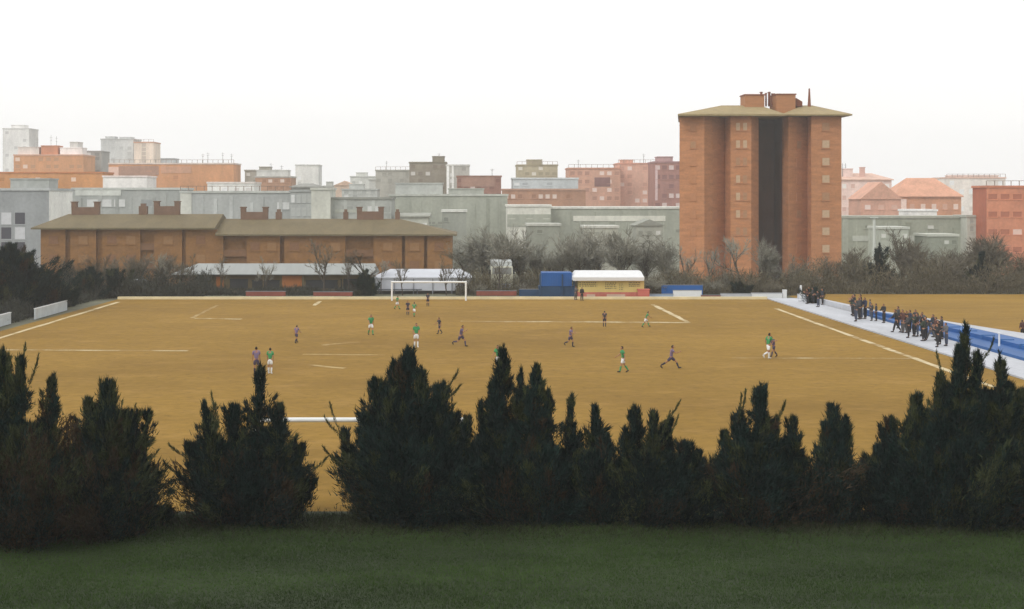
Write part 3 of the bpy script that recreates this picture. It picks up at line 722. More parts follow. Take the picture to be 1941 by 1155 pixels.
# ------------------------------------------------------------------ sheds, kiosk, vehicles and boards along the far end
M_LROOF = mat('pale_sheet_roof', lin((188, 192, 190), 0.62), var=0.08, scale=.5, stretch=(2, .3, 1))
M_SHW = mat('shed_wall', lin((112, 98, 70), 0.75), var=0.25, scale=.5)
M_DARK = mat('dark_opening', lin((58, 60, 62), 0.8), var=0.2)
M_ORG = mat('orange_door', lin((178, 114, 66), 0.8), var=0.15)
SY = 157.0
t = thing('changing_shed', 'long low brown shed with a pale sheet roof before the brick row', 'shed', (wx(520, SY), SY, 0))
mb = MB(); mb.box(wx(358, SY), wx(706, SY), SY, SY + 4.5, -.2, wz(521, SY)); mb.build('wall', M_SHW, t)
mb = MB()
za, zr_ = wz(521, SY), wz(499, SY + 3)
xl, xr = wx(326, SY), wx(714, SY)
mb.hip(xl, xr, SY - .6, SY + 5.2, za + .003, zr_, wx(378, SY + 3), xr - .3, th=.1); mb.build('roof', M_LROOF, t)
for a, b, y0, m, nm in ((410, 424, 526, M_ORG, 'door'), (535, 572, 524, M_ORG, 'door'), (436, 470, 530, M_DARK, 'window'), (478, 530, 532, M_DARK, 'window'), (580, 640, 532, M_DARK, 'window'), (646, 690, 530, M_DARK, 'window')):
    mb = MB(); mb.box(wx(a, SY), wx(b, SY), SY - .06, SY + .05, (0.02 if nm == 'door' else .35), wz(y0, SY))
    mb.box(wx(a, SY) - .06, wx(b, SY) + .06, SY - .1, SY + .05, wz(y0, SY), wz(y0, SY) + .07); mb.build(nm, m, t)
for px in (340, 352, 420, 500, 575, 650, 710):
    mb = MB(); mb.box(wx(px, SY) - .06, wx(px, SY) + .06, SY - .52, SY - .4, 0, za); mb.build('post', M_SHW, t)

WY = 153.5
M_TENT = mat('white_tarpaulin', lin((206, 210, 218), 0.85), var=0.07, scale=.6)
t = thing('marquee', 'white tarpaulin marquee with a shallow hipped top behind the far goal', 'marquee', (wx(800, WY), WY, 0))
mb = MB(); a, b = wx(711, WY), wx(893, WY); ze = wz(528, WY)
mb.box(a, b, WY, WY + 5, .35, ze - .003); mb.build('side_curtain', M_TENT, t)
mb = MB(); mb.hip(a - .12, b + .12, WY - .12, WY + 5.12, ze, wz(510, WY + 2.5), wx(738, WY), wx(872, WY), th=.12); mb.build('canopy', M_TENT, t)
mb = MB()
for i in range(6): mb.box(a + (b - a) * i / 5 - .04, a + (b - a) * i / 5 + .04, WY - .11, WY - .03, 0, ze)
mb.build('pole_frame', mat('grey_metal', lin((130, 134, 140)), var=.1, rough=.5), t)
mb = MB(); mb.box(a + .2, wx(800, WY), WY - .5, WY - .14, .45, .53); mb.box(a + .4, a + .5, WY - .45, WY - .2, 0, .45); mb.box(wx(790, WY), wx(792, WY), WY - .45, WY - .2, 0, .45)
o = mb.build('bench', mat('bench_dark', lin((92, 96, 104))), None); tag(o, 'low dark bench in front of the white marquee', 'bench')

KY = 147.0
M_YEL = mat('yellow_wall', lin((216, 194, 122), 0.85), var=0.08, scale=1)
M_PINK = mat('faded_red', lin((196, 116, 102), 0.85), var=0.2, scale=1.2)
M_BLK = mat('faded_lettering', lin((118, 112, 84), 0.8), var=0.2)
t = thing('refreshment_kiosk', 'yellow kiosk with a thick white roof and a faded red base behind the far corner', 'kiosk', (wx(1155, KY), KY, 0))
mb = MB(); mb.box(wx(1097, KY), wx(1221, KY), KY, KY + 3.2, wz(554, KY), wz(532, KY)); mb.build('upper_wall', M_YEL, t)
mb = MB(); mb.box(wx(1097, KY) - .03, wx(1221, KY) + .03, KY - .03, KY + 3.23, -.1, wz(554, KY)); mb.build('base_wall', M_PINK, t)
mb = MB(); xa, xb, z0, z1 = wx(1086, KY), wx(1220, KY), wz(532, KY), wz(515, KY)
mb.add([(xa, KY - .5, z0), (xb, KY - .5, z0), (xb, KY + 3.6, z0), (xa, KY + 3.6, z0), (xa, KY - .55, z0 + .35), (xb, KY - .55, z0 + .35), (xb, KY + 3.65, z0 + .35), (xa, KY + 3.65, z0 + .35),
        (xa + .35, KY + .6, z1), (xb - .2, KY + .6, z1), (xb - .2, KY + 2.6, z1), (xa + .35, KY + 2.6, z1)],
       [(0, 3, 2, 1), (0, 1, 5, 4), (1, 2, 6, 5), (2, 3, 7, 6), (3, 0, 4, 7), (4, 5, 9, 8), (5, 6, 10, 9), (6, 7, 11, 10), (7, 4, 8, 11), (8, 9, 10, 11)])
mb.build('roof', M_WHITE, t)
lr = random.Random(2)
for a, b, y0, y1 in ((1098, 1132, 535, 545), (1147, 1168, 536, 548), (1174, 1181, 538, 551), (1192, 1213, 535, 545)):
    mb = MB()
    yy = y0
    while yy < y1:
        px = a
        while px < b:
            w_ = lr.uniform(1.2, 3.5)
            mb.box(wx(px, KY), wx(min(b, px + w_), KY), KY - .02, KY + .01, wz(yy + 1.6, KY), wz(yy, KY)); px += w_ + lr.uniform(.8, 2.5)
        yy += 3.4
    mb.build('sign_lettering', M_BLK, t)
for a, b in ((1112, 1128), (1150, 1185)):
    mb = MB(); mb.box(wx(a, KY), wx(b, KY), KY - .07, KY, wz(567, KY), wz(558, KY)); mb.build('base_panel', mat('base_pale', lin((206, 178, 158), .85), var=.15), t)
mb = MB(); mb.box(wx(1208, KY), wx(1229, KY), KY - .9, KY - .1, 0, wz(549, KY)); mb.box(wx(1207, KY), wx(1230, KY), KY - .95, KY - .05, wz(549, KY), wz(547.5, KY))
tag(mb.build('vending_cabinet', mat('cabinet_red', lin((200, 112, 100), .85), var=.1)), 'faded red cabinet at the right end of the yellow kiosk', 'cabinet')

BLY = 148.5
M_CBLUE = mat('container_blue', lin((32, 92, 160), 0.95), var=0.1, scale=1, rough=.5)
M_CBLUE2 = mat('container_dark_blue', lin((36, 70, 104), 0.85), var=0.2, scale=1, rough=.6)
t = thing('storage_container', 'bright blue storage container with a darker blue lower half left of the yellow kiosk', 'container', (wx(1055, BLY), BLY, 0))
mb = MB(); mb.box(wx(1027, BLY), wx(1084, BLY), BLY, BLY + 2.4, wz(543, BLY), wz(517, BLY))
for i in range(12):
    x = wx(1029 + i * 4.6, BLY); mb.box(x, x + .1, BLY - .05, BLY + .01, wz(542, BLY), wz(518, BLY))
mb.build('upper_panel', M_CBLUE, t)
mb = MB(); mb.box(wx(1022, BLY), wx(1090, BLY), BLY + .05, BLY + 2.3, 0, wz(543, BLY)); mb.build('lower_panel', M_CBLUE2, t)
mb = MB()
for px in (1024, 1066, 1088): mb.box(wx(px, BLY) - .07, wx(px, BLY) + .07, BLY - .12, BLY + .02, 0, wz(520, BLY))
mb.build('corner_post', M_CBLUE2, t)

def board(label, a, b, y0, Y, m, thick=.12, name='advertising_board', cat='board', legs=True):
    mb = MB(); z1 = wz(y0, Y)
    t = thing(name, label, cat, ((wx(a, Y) + wx(b, Y)) / 2, Y, 0))
    mb.box(wx(a, Y), wx(b, Y), Y, Y + thick, .08, z1)
    mb.build('panel', m, t)
    mb = MB()
    for i in range(3):
        x = wx(a + (b - a) * (.08 + .42 * i), Y); mb.box(x - .04, x + .04, Y + thick, Y + thick + .08, 0, z1 - .06)
        mb.box(x - .04, x + .04, Y + thick + .08, Y + thick + .5, 0, .06)
    mb.build('support', MATS['grey_metal'], t)
    mb = MB(); mb.box(wx(a, Y) - .04, wx(b, Y) + .04, Y - .02, Y + thick + .02, z1, z1 + .05); mb.build('top_rail', MATS['grey_metal'], t)
    return t
M_RED = mat('red_paint', lin((146, 84, 72), 0.8), var=0.2, scale=1)
board('dull red board left of centre before the brown shed', 466, 541, 553, 149, M_RED)
board('dull red board before the brown shed, nearer the dark bush', 594, 668, 554, 149, M_RED)
board('dull red board below the parked white lorry', 903, 979, 552, 149.5, M_RED)
board('dark blue board between red board and blue container', 984, 1028, 549, 149, M_CBLUE2)
board('low pale blue board right of the faded red cabinet', 1231, 1276, 558, 147.5, mat('pale_blue_board', lin((164, 182, 204), .85), var=.1))
board('bright blue raised board behind the white panel', 1254, 1332, 541, 150.5, M_CBLUE)
board('clean white panel in front of the bright blue board', 1276, 1330, 551, 147.6, M_WHITE)
board('brick red box-like board beside the white panel', 1329, 1366, 560, 147.2, M_RED)
board('long low grey-white board at the foot of the tall tower', 1366, 1430, 557, 147.4, M_PAVE)
t = thing('boundary_wall', 'low white boundary wall with a corner pillar at the far right corner', 'wall', (wx(1460, 146.8), 146.8, 0))
mb = MB(); mb.box(wx(1426, 146.8), wx(1483, 146.8), 146.8, 147.05, 0, wz(557, 146.8)); mb.build('wall', M_WHITE, t)
mb = MB(); mb.box(wx(1424, 146.8), wx(1484, 146.8), 146.77, 147.08, wz(557, 146.8), wz(555.6, 146.8)); mb.build('coping', M_PAVE, t)
mb = MB(); mb.box(wx(1484, 146.8), wx(1491, 146.8), 146.7, 147.1, 0, wz(551, 146.8)); mb.box(wx(1483.6, 146.8), wx(1491.6, 146.8), 146.67, 147.13, wz(551, 146.8), wz(549.6, 146.8)); mb.build('pillar', M_WHITE, t)
t = thing('floodlight_post', 'slim white post at the start of the white walkway', 'post', (wx(1518, 141), 141, .1))
mb = MB(); mb.tube((wx(1518, 141), 141, .1), (wx(1518, 141), 141, wz(541, 141)), .12, .1, 10); mb.build('pole', M_WHITE, t)
mb = MB(); mb.box(wx(1518, 141) - .22, wx(1518, 141) + .22, 140.8, 141.2, .1, .2); mb.build('base', M_PAVE, t)
t = thing('handrail_post', 'short white post on the blue step behind a dark conifer tip', 'post', (wx(1894, 97), 97, .28))
mb = MB(); mb.tube((wx(1894, 97), 97, .28), (wx(1894, 97), 97, 1.1), .07, .06, 8); mb.build('pole', M_WHITE, t)
mb = MB(); mb.tube((wx(1894, 97), 97, 1.1), (wx(1894, 97), 97, 1.16), .1, .1, 8); mb.build('cap', M_WHITE, t)
t = thing('lamp_mast', 'tall pale mast rising behind the brush right of the tall tower', 'mast', (wx(1657, 185), 185, tz(185)))
mb = MB(); mb.tube((wx(1657, 185), 185, tz(185)), (wx(1657, 185), 185, wz(414, 185)), .26, .17, 10); mb.build('pole', mat('mast_paint', lin((200, 204, 196), .9), var=.08), t)
mb = MB(); mb.box(wx(1657, 185) - .45, wx(1657, 185) + .45, 184.7, 185.3, wz(414, 185), wz(411.5, 185)); mb.build('lamp_head', MATS['mast_paint'], t)

# left side boards along the touchline
M_WB = mat('white_board', lin((196, 204, 208), 0.85), var=0.12, scale=1)
def side_board(label, y0, y1, x, h):
    t = thing('advertising_board', label, 'board', (x, (y0 + y1) / 2, 0))
    mb = MB(); mb.box(x - .1, x, y0, y1, .06, h); mb.build('panel', M_WB, t)
    mb = MB()
    for k in range(4):
        y = y0 + (y1 - y0) * (.06 + .29 * k); mb.box(x - .2, x - .1, y - .04, y + .04, 0, h - .08); mb.box(x - .6, x - .2, y - .04, y + .04, 0, .06)
    mb.build('support', MATS['grey_metal'], t)
    mb = MB(); mb.box(x - .13, x + .03, y0 - .03, y1 + .03, h, h + .05); mb.build('top_rail', M_WHITE, t)
side_board('white board along the left touchline right of the dark conifers', 120.8, 130.5, -35.9, .92)
side_board('white board cut by the left edge in front of dark conifers', 108.5, 116.6, -36.6, .95)

# parked lorry and car
LY = 153.0
t = thing('lorry', 'white box lorry seen from the front among grey trees', 'lorry', (wx(951, LY), LY, 0))
xa, xb = wx(931, LY), wx(972, LY)
mb = MB(); mb.box(xa + .05, xb - .05, LY + 1.5, LY + 6.5, .7, wz(497, LY)); mb.build('cargo_box', mat('lorry_white', lin((206, 212, 212), .74), var=.05, rough=.5), t)
mb = MB(); w_ = xb - xa
mb.add([(xa, LY, .5), (xb, LY, .5), (xb, LY + 1.45, .5), (xa, LY + 1.45, .5), (xa, LY, wz(521, LY)), (xb, LY, wz(521, LY)), (xb, LY + .35, wz(507, LY)), (xa, LY + .35, wz(507, LY)), (xb, LY + 1.45, wz(506, LY)), (xa, LY + 1.45, wz(506, LY))],
       [(0, 3, 2, 1), (0, 1, 5, 4), (4, 5, 6, 7), (7, 6, 8, 9), (1, 2, 8, 6, 5), (3, 0, 4, 7, 9), (2, 3, 9, 8)])
cab = mb.build('cab', mat('cab_cream', lin((200, 200, 180), .74), var=.06, rough=.5), t)
mb = MB(); za, zb = wz(520, LY), wz(508, LY)
mb.add([(xa + .12, LY - .005, za), (xb - .12, LY - .005, za), (xb - .12, LY + .315, zb), (xa + .12, LY + .315, zb)], [(0, 1, 2, 3)])
mb.build('windscreen', mat('pale_glass', lin((128, 130, 126), .75), rough=.3, var=.15), cab)
for sx in (-1, 1):
    cxm = (xa + xb) / 2
    mb = MB(); mb.tube((cxm + sx * .85, LY + .1, .95), (cxm + sx * .85, LY - .04, .95), .13, .12, 12); mb.build('headlight', M_WHITE, cab)
    for yy in (LY + .7, LY + 5.2):
        mb = MB(); mb.tube((cxm + sx * (w_ / 2 - .27), yy, .45), (cxm + sx * (w_ / 2 - .02), yy, .45), .45, .45, 18); wl = mb.build('wheel', M_DARK, t)
        m2 = MB(); m2.tube((cxm + sx * (w_ / 2 - .02), yy, .45), (cxm + sx * (w_ / 2), yy, .45), .22, .2, 14); m2.build('rim', MATS['grey_metal'], wl)
    mb = MB(); mb.box(cxm + sx * (w_ / 2 + .12) - .1, cxm + sx * (w_ / 2 + .12) + .1, LY + .2, LY + .28, za, za + .45); mb.build('mirror', M_DARK, cab)
mb = MB(); mb.box(xa + .2, xb - .2, LY - .03, LY + .03, .62, 1.15); mb.build('grille', MATS['grey_metal'], cab)
mb = MB(); mb.box(xa - .03, xb + .03, LY - .12, LY + .1, .38, .6); mb.build('bumper', M_DARK, t)

def car(label, px, Y, rgb, rz):
    t = thing('parked_car', label, 'car', (wx(px, Y), Y, 0))
    prof = [(-2.05, .35), (-2.1, .62), (-1.95, .82), (-1.2, .92), (-.55, 1.38), (.75, 1.42), (1.45, .98), (2.0, .92), (2.1, .6), (2.05, .35)]
    mb = MB(); n = len(prof)
    for s_, k in ((-.82, 1), (.82, 1)):
        mb.v += [(x, s_ * (.84 if z > 1.1 else 1), z) for x, z in prof]
    mb.f = [tuple(range(n)), tuple(range(2 * n - 1, n - 1, -1))] + [(i, n + i, n + (i + 1) % n, (i + 1) % n) for i in range(n)]; mb.m = [0] * len(mb.f)
    mb.build('body', mat('car_%d_%d_%d' % rgb, lin(rgb, .85), var=.04, rough=.35, spec=.5), t, rel=False)
    for sx, sy in ((-1.3, -1), (-1.3, 1), (1.3, -1), (1.3, 1)):
        mb = MB(); mb.tube((sx, sy * .66, .32), (sx, sy * .86, .32), .32, .32, 16); w = mb.build('wheel', M_DARK, t, rel=False)
        mb = MB(); mb.tube((sx, sy * .86, .32), (sx, sy * .875, .32), .18, .17, 12); mb.build('rim', MATS['grey_metal'], w, rel=False)
    for sy in (-1, 1):
        mb = MB(); y_ = sy * .755
        mb.add([(-.95, sy * .822, .95), (1.2, sy * .822, .95), (.7, y_ - sy * .045, 1.34), (-.5, y_ - sy * .045, 1.32)], [(0, 1, 2, 3) if sy < 0 else (3, 2, 1, 0)])
        mb.v = [(x, y + sy * .012, z) for x, y, z in mb.v]; mb.build('side_window', M_GLASS, t, rel=False)
    mb = MB(); mb.add([(-1.19, -.7, .945), (-1.19, .7, .945), (-.6, .62, 1.36), (-.6, -.62, 1.36)], [(0, 3, 2, 1)]); mb.v = [(x - .02, y, z + .012) for x, y, z in mb.v]; mb.build('windscreen', M_GLASS, t, rel=False)
    for sy in (-1, 1):
        mb = MB(); mb.box(-2.12, -2.0, sy * .6 - .15, sy * .6 + .15, .6, .75); mb.build('headlight', M_WHITE, t, rel=False)
    t.rotation_euler.z = rz
car('small white car parked in the shrubs left of the pale-roofed shed', 262, 156, (214, 222, 230), R(20))

# ------------------------------------------------------------------ goals
M_GOAL = mat('goal_white', lin((232, 234, 232), .95), var=.04, rough=.4)
def goal(label, x, y, wdt, hgt, back, r_):
    t = thing('football_goal', label, 'goal', (x, y, 0))
    h2 = wdt / 2
    for s_ in (-1, 1):
        mb = MB(); mb.tube((s_ * h2, 0, 0), (s_ * h2, 0, hgt - r_ * .6), r_, r_, 12); mb.build('post', M_GOAL, t, rel=False)
        mb = MB(); mb.tube((s_ * h2, 0, hgt), (s_ * h2, back * .6, hgt - .05), r_ * .3, r_ * .3, 6); mb.tube((s_ * h2, back * .6, hgt - .05), (s_ * h2, back, 0.02), r_ * .3, r_ * .3, 6); mb.build('back_stay', MATS['grey_metal'], t, rel=False)
    mb = MB(); mb.tube((-h2 - r_, 0, hgt), (h2 + r_, 0, hgt), r_, r_, 12); mb.build('crossbar', M_GOAL, t, rel=False)
goal('far white football goal standing before the marquee', wx(813, GY), GY, 7.32, 1.85, 1.4, .09)
goal('near white football goal whose crossbar shows between two dark conifers', wx(680, 51.2), 51.2, 7.32, 2.38, -1.6, .085)
# ------------------------------------------------------------------ vegetation
M_CON = mat('conifer_leaf', lin((48, 70, 64), 0.43), var=0.45, scale=1.3, island=0.5, rough=0.9, spec=0.1, objvar=0.15)
M_CON2 = mat('conifer_leaf_olive', lin((88, 96, 64), 0.5), var=0.45, scale=0.9, island=0.45, rough=0.9, spec=0.1)
M_CONB = mat('dead_sprig', lin((86, 72, 54), 0.5), var=0.25, scale=1, island=0.35, rough=0.9, spec=0.1)
M_BARK = mat('conifer_bark', lin((74, 62, 52), 0.6), var=0.3, scale=3)

def leaves_from(P, D, ln, wd, rng):
    """one narrow triangle per row: base P, direction D"""
    D = unit(D)
    side = unit(np.cross(D, rng.normal(size=D.shape)))
    w = side * wd[:, None]
    return np.stack([P - w, P + w, P + D * ln[:, None]], axis=1)

def conifer(label, Yb, spires, seed, dens=1.0, olive=0.2, dead=0.06, shoots=(), leaf=1.0, name='conifer_tree', grp='dark conifers along the edge of the lawn', lean=0.0, cat='conifer', spread=1.34):
    """spires: (pixel column, pixel row of the tip, half width in pixels [, y offset in m]) of each upright leader"""
    rng = np.random.default_rng(seed)
    cxm = wx(np.mean([s[0] for s in spires]), Yb)
    zb = tz(Yb)
    t = thing(name, label, cat, (cxm, Yb, zb), grp)
    tr = MB()
    G, O_, DD = [], [], []
    for s in spires:
        x = wx(s[0], Yb) - cxm
        yo = s[3] if len(s) > 3 else rng.uniform(-.35, .35)
        h = wz(s[1], Yb) - zb
        r = s[2] * Yb / F * spread
        x0 = x * 0.55
        base = np.array([x0, yo * .5, 0.0]); tip = np.array([x, yo, h - .1])
        n0 = 5
        pts = [base + (tip - base) * np.array([k / n0] * 3) + np.array([rng.normal() * .02 * h / 5, rng.normal() * .02 * h / 5, 0]) * (0 < k < n0) for k in range(n0 + 1)]
        for k in range(n0):
            tr.tube(pts[k], pts[k + 1], .085 * (1 - k / n0) * h / 5 + .012, .085 * (1 - (k + 1) / n0) * h / 5 + .012, 7)
        nb = int(47 * dens * (h / 5) * (0.5 + r))
        tb = rng.uniform(0, .97, nb) ** 0.9
        # pointed leader
        k = int(300 * (.6 + h * .1))
        u = rng.uniform(.6, 1, k) ** .7
        P = base + (tip - base) * u[:, None] + rng.normal(size=(k, 3)) * ((1 - u) * r * .42 + .006)[:, None]
        G.append(leaves_from(P, rng.normal(size=(k, 3)) * .26 + np.array([0, 0, 1.0]), rng.uniform(.1, .26, k) * leaf ** .5, rng.uniform(.011, .02, k) * leaf ** .5, rng))
        for t_ in tb:
            prof = r * (max(0.0, 1 - t_) ** 0.82) * (1 + .22 * (1 - t_) ** 2)
            ang = rng.uniform(0, 2 * math.pi)
            L = max(.12, prof * rng.uniform(.35, 1.38))
            if rng.random() < .13: L = L * rng.uniform(1.15, 1.5) + .05
            out = np.array([math.cos(ang), math.sin(ang), 0])
            el = R(rng.uniform(22, 72)) if t_ < .8 else R(rng.uniform(60, 84))
            zbase = t_ * h * .97 - L * math.sin(el) * .55
            zbase = max(.05, zbase)
            ax = base + (tip - base) * (zbase / h)
            # branch curving upward
            m = 6
            us = np.linspace(0, 1, m)
            Lb = min(L / max(.35, math.cos(el)), L + .6)
            Lb = max(Lb, .16 + .3 * (1 - t_))
            over = zbase + Lb * math.sin(el) - h * .985
            if over > 0: Lb = max(.12, Lb - over / math.sin(el))
            path = ax + out * (Lb * math.cos(el) * us[:, None]) + np.array([0, 0, 1]) * (Lb * math.sin(el) * (us ** 1.25))[:, None]
            tr.tube(path[0], path[3], .014, .008, 4)
            k = int(70 + 140 * Lb)
            u = rng.uniform(.12, 1, k)
            P = np.stack([np.interp(u, us, path[:, i]) for i in range(3)], axis=1)
            dirb = unit(path[-1] - path[2])
            rad = (.135 * np.sin(np.pi * np.clip(u, .12, 1) ** .8) ** .8 + .012) * (0.6 + Lb * .42) * min(1, .38 + prof * 1.1)
            P = P + rng.normal(size=(k, 3)) * rad[:, None] * np.array([1, 1, 1.2])
            P[:, 2] = np.maximum(P[:, 2], .02)
            D = dirb * 1.0 + rng.normal(size=(k, 3)) * .34 + np.array([0, 0, .2])
            ln = rng.uniform(.10, .27, k) * leaf ** .5; wd = rng.uniform(.011, .022, k) * leaf ** .5
            T = leaves_from(P, D, ln, wd, rng)
            q = rng.random()
            if q < dead * (2.2 if t_ < .35 else .3): DD.append(T)
            elif q < dead + olive: O_.append(T)
            else: G.append(T)
    for (pa, qa, pb, qb) in shoots:          # long whippy shoots that stand clear of the crown
        a = np.array([wx(pa, Yb) - cxm, -.3, wz(qa, Yb) - zb]); b = np.array([wx(pb, Yb) - cxm, -.35 + rng.uniform(-.2, .2), wz(qb, Yb) - zb])
        mid = (a + b) / 2 + np.array([(b[0] - a[0]) * .22, 0, -.06])
        us = np.linspace(0, 1, 9)[:, None]
        path = (1 - us) ** 2 * a + 2 * us * (1 - us) * mid + us ** 2 * b
        for i in range(8): tr.tube(path[i], path[i + 1], .011 * (1 - i / 10), .011 * (1 - (i + 1) / 10), 4)
        k = 150
        u = rng.uniform(0, 1, k) ** .7
        P = np.stack([np.interp(u, us[:, 0], path[:, i]) for i in range(3)], 1) + rng.normal(size=(k, 3)) * (.035 * (1.15 - u))[:, None]
        D = unit(b - mid) + rng.normal(size=(k, 3)) * .3
        O_.append(leaves_from(P, D, rng.uniform(.07, .17, k), rng.uniform(.008, .014, k), rng))
    tr.build('trunk', M_BARK, t, rel=False)
    parts_ = [(G, M_CON)]
    if O_: parts_.append((O_, M_CON2))
    if DD: parts_.append((DD, M_CONB))
    P = np.concatenate([np.concatenate(a) for a, _ in parts_])
    o = tri_mesh('crown', P, M_CON, t)
    idx = np.concatenate([np.full(sum(len(q) for q in a), i, dtype=np.int32) for i, (a, _) in enumerate(parts_)])
    for _, m in parts_[1:]: o.data.materials.append(m)
    o.data.polygons.foreach_set('material_index', idx)
    return t

C = conifer
C('ragged dark conifer with several tall tips at the left edge of the lawn', 43.4, [(6, 656, 56), (46, 668, 40), (98, 708, 52), (-40, 690, 60), (60, 800, 120, -.6), (-10, 820, 110, -.4), (120, 860, 90, -.5)], 1, dead=.3, olive=.34, shoots=[(40, 720, 52, 648), (60, 730, 76, 672)])
C('spreading dark conifer with wispy shoots on its right side, second from the left edge', 43.9, [(205, 714, 62), (168, 750, 66), (232, 775, 60), (150, 840, 95, -.5), (255, 850, 60), (210, 880, 90, -.7), (280, 775, 16), (262, 772, 16), (245, 905, 60)], 2, dead=.18, olive=.34, shoots=[(215, 880, 262, 764), (228, 890, 286, 788), (238, 905, 302, 852), (222, 900, 250, 772), (240, 930, 296, 905), (205, 860, 240, 756)])
C('low straggly dark conifer filling the gap left of the twin-stemmed conifer', 45.2, [(298, 955, 30), (268, 950, 34), (322, 965, 22)], 3, dead=.2, olive=.35)
C('broad dark conifer with one slim tip below the two players on the left', 45.6, [(490, 690, 40), (440, 765, 58), (388, 755, 50), (535, 762, 44), (350, 838, 46), (572, 842, 44), (460, 850, 95, -.5), (385, 870, 72, -.4), (545, 880, 66, -.4), (602, 905, 36)], 4, dead=.08, shoots=[(372, 870, 326, 838), (360, 905, 312, 872), (420, 800, 404, 742), (590, 890, 622, 862)])
C('largest bushy dark conifer with a blunt top, hiding one end of the near crossbar', 45.8, [(772, 655, 62), (745, 680, 50), (708, 714, 62), (800, 690, 50), (842, 722, 58), (690, 780, 56), (646, 812, 38), (868, 780, 46), (890, 785, 36), (884, 820, 44), (866, 840, 60, -.6), (735, 730, 60), (800, 730, 60), (760, 800, 110, -.6), (680, 880, 70, -.4), (840, 880, 80, -.4)], 5, dens=1.1, shoots=[(660, 830, 618, 786), (665, 850, 628, 760), (655, 880, 616, 842), (840, 740, 868, 700), (835, 760, 872, 728)])
C('slender pointed dark conifer standing before a half hidden green player', 45.9, [(955, 652, 36), (988, 694, 26), (912, 756, 40), (935, 720, 38), (960, 820, 75, -.5), (900, 840, 50)], 6, dens=1.15)
C('pointed dark conifer leaning on the slender one from the right', 45.6, [(1018, 688, 40), (1000, 730, 38), (1040, 735, 32), (1020, 830, 70, -.5)], 7, dens=1.1)
C('thin column-like dark conifer rising alone in the middle of the row', 46.0, [(1083, 744, 28), (1090, 830, 42), (1060, 850, 34)], 8, dens=1.25)
C('small dark conifer with a forked spiky tip right of the thin column', 45.6, [(1130, 768, 32), (1150, 820, 40), (1120, 850, 46)], 9, dens=1.15)
C('flat-topped dark conifer with thin twigs poking out to the right', 45.7, [(1205, 770, 38), (1238, 775, 36), (1182, 805, 42), (1225, 850, 80, -.5), (1262, 800, 18), (1272, 790, 10), (1250, 860, 50)], 10, dens=1.15, shoots=[(1236, 815, 1286, 757), (1244, 850, 1284, 788), (1240, 840, 1268, 780)])
C('low rounded dark conifer in the dip of the row', 45.9, [(1295, 832, 46), (1270, 845, 44), (1322, 850, 44), (1300, 890, 66, -.4)], 11, dens=1.2)
C('tall dark conifer with ragged shoulders right of the dip', 45.6, [(1440, 724, 42), (1398, 774, 42), (1368, 812, 36), (1472, 788, 40), (1430, 800, 62), (1400, 870, 84, -.5), (1455, 870, 66, -.4)], 12, dens=1.15, shoots=[(1400, 790, 1410, 738), (1395, 800, 1400, 745), (1470, 790, 1482, 760)])
C('narrow dark conifer close against the tall ragged-shouldered one', 45.8, [(1506, 790, 30), (1495, 830, 40), (1515, 860, 40)], 13, dens=1.2)
C('dark conifer with a palm-like spread top beside the bright gap', 45.5, [(1583, 766, 40), (1560, 795, 30), (1607, 790, 32), (1560, 850, 40), (1585, 870, 52, -.4)], 14, dens=1.2)
C('dark conifer sloping up to the right beyond the bright gap', 45.8, [(1690, 790, 44), (1662, 838, 40), (1715, 790, 46), (1690, 870, 72, -.4)], 15, dens=1.2)
C('stout dark conifer at the left foot of the tallest one', 45.6, [(1738, 742, 48), (1780, 702, 46), (1760, 800, 80, -.5)], 16, dens=1.2)
C('tallest dark conifer with a long spire crossing the blue stand', 45.3, [(1834, 608, 36), (1812, 650, 36), (1852, 660, 32), (1830, 740, 76), (1830, 830, 105, -.5)], 17, dens=1.15, shoots=[(1790, 730, 1768, 664), (1850, 690, 1872, 640)])
C('dark conifer with two thin tips at the right edge of the row', 45.6, [(1893, 664, 32), (1915, 722, 44), (1940, 735, 50), (1875, 735, 44), (1905, 830, 90, -.5), (1970, 760, 60)], 18, dens=1.15)

# dark evergreens at the left end of the pitch
C('dark evergreen with a high round top at the left edge behind the boards', 128, [(20, 462, 62), (-30, 455, 70), (52, 482, 52), (20, 540, 80, -1.5)], 21, dens=.42, leaf=3.4, grp='dark evergreens left of the pitch')
C('lower dark evergreen leaning over the white touchline board', 131, [(78, 512, 46), (100, 530, 38), (60, 540, 56, -1.2)], 22, dens=.5, leaf=3.2, grp='dark evergreens left of the pitch')
C('low dark evergreen bush behind the right end of the touchline board', 136, [(122, 548, 30), (100, 552, 30), (140, 556, 22)], 20, dens=.5, leaf=3, grp='dark evergreens left of the pitch')
C('small dark evergreen near the left pitch corner, among brown brush', 146, [(175, 508, 30), (160, 530, 34)], 23, dens=.4, leaf=2.6, grp='dark evergreens left of the pitch')
C('narrow dark evergreen just left of the white parked car', 149, [(218, 512, 30), (232, 530, 30)], 24, dens=.4, leaf=2.6, grp='dark evergreens left of the pitch')
C('dark pointed evergreen in the brush beneath the pale mast', 158, [(1666, 462, 26), (1650, 500, 30), (1684, 508, 30)], 25, dens=.2, leaf=2.8, grp='dark evergreens right of the tower')
C('dark evergreen tuft among bare brush near the salmon brick block', 158, [(1862, 478, 22), (1850, 505, 26)], 26, dens=.2, leaf=2.6, grp='dark evergreens right of the tower')
C('dark round evergreen bush before the tower at the low white wall', 148.6, [(1404, 536, 18), (1390, 543, 16), (1420, 543, 16)], 27, dens=.4, leaf=2, grp='dark bushes at the far end')
C('dark evergreen bush at the foot of the bare tree left of the marquee', 151, [(694, 512, 20), (680, 528, 18), (708, 528, 16)], 28, dens=.4, leaf=2, grp='dark bushes at the far end')
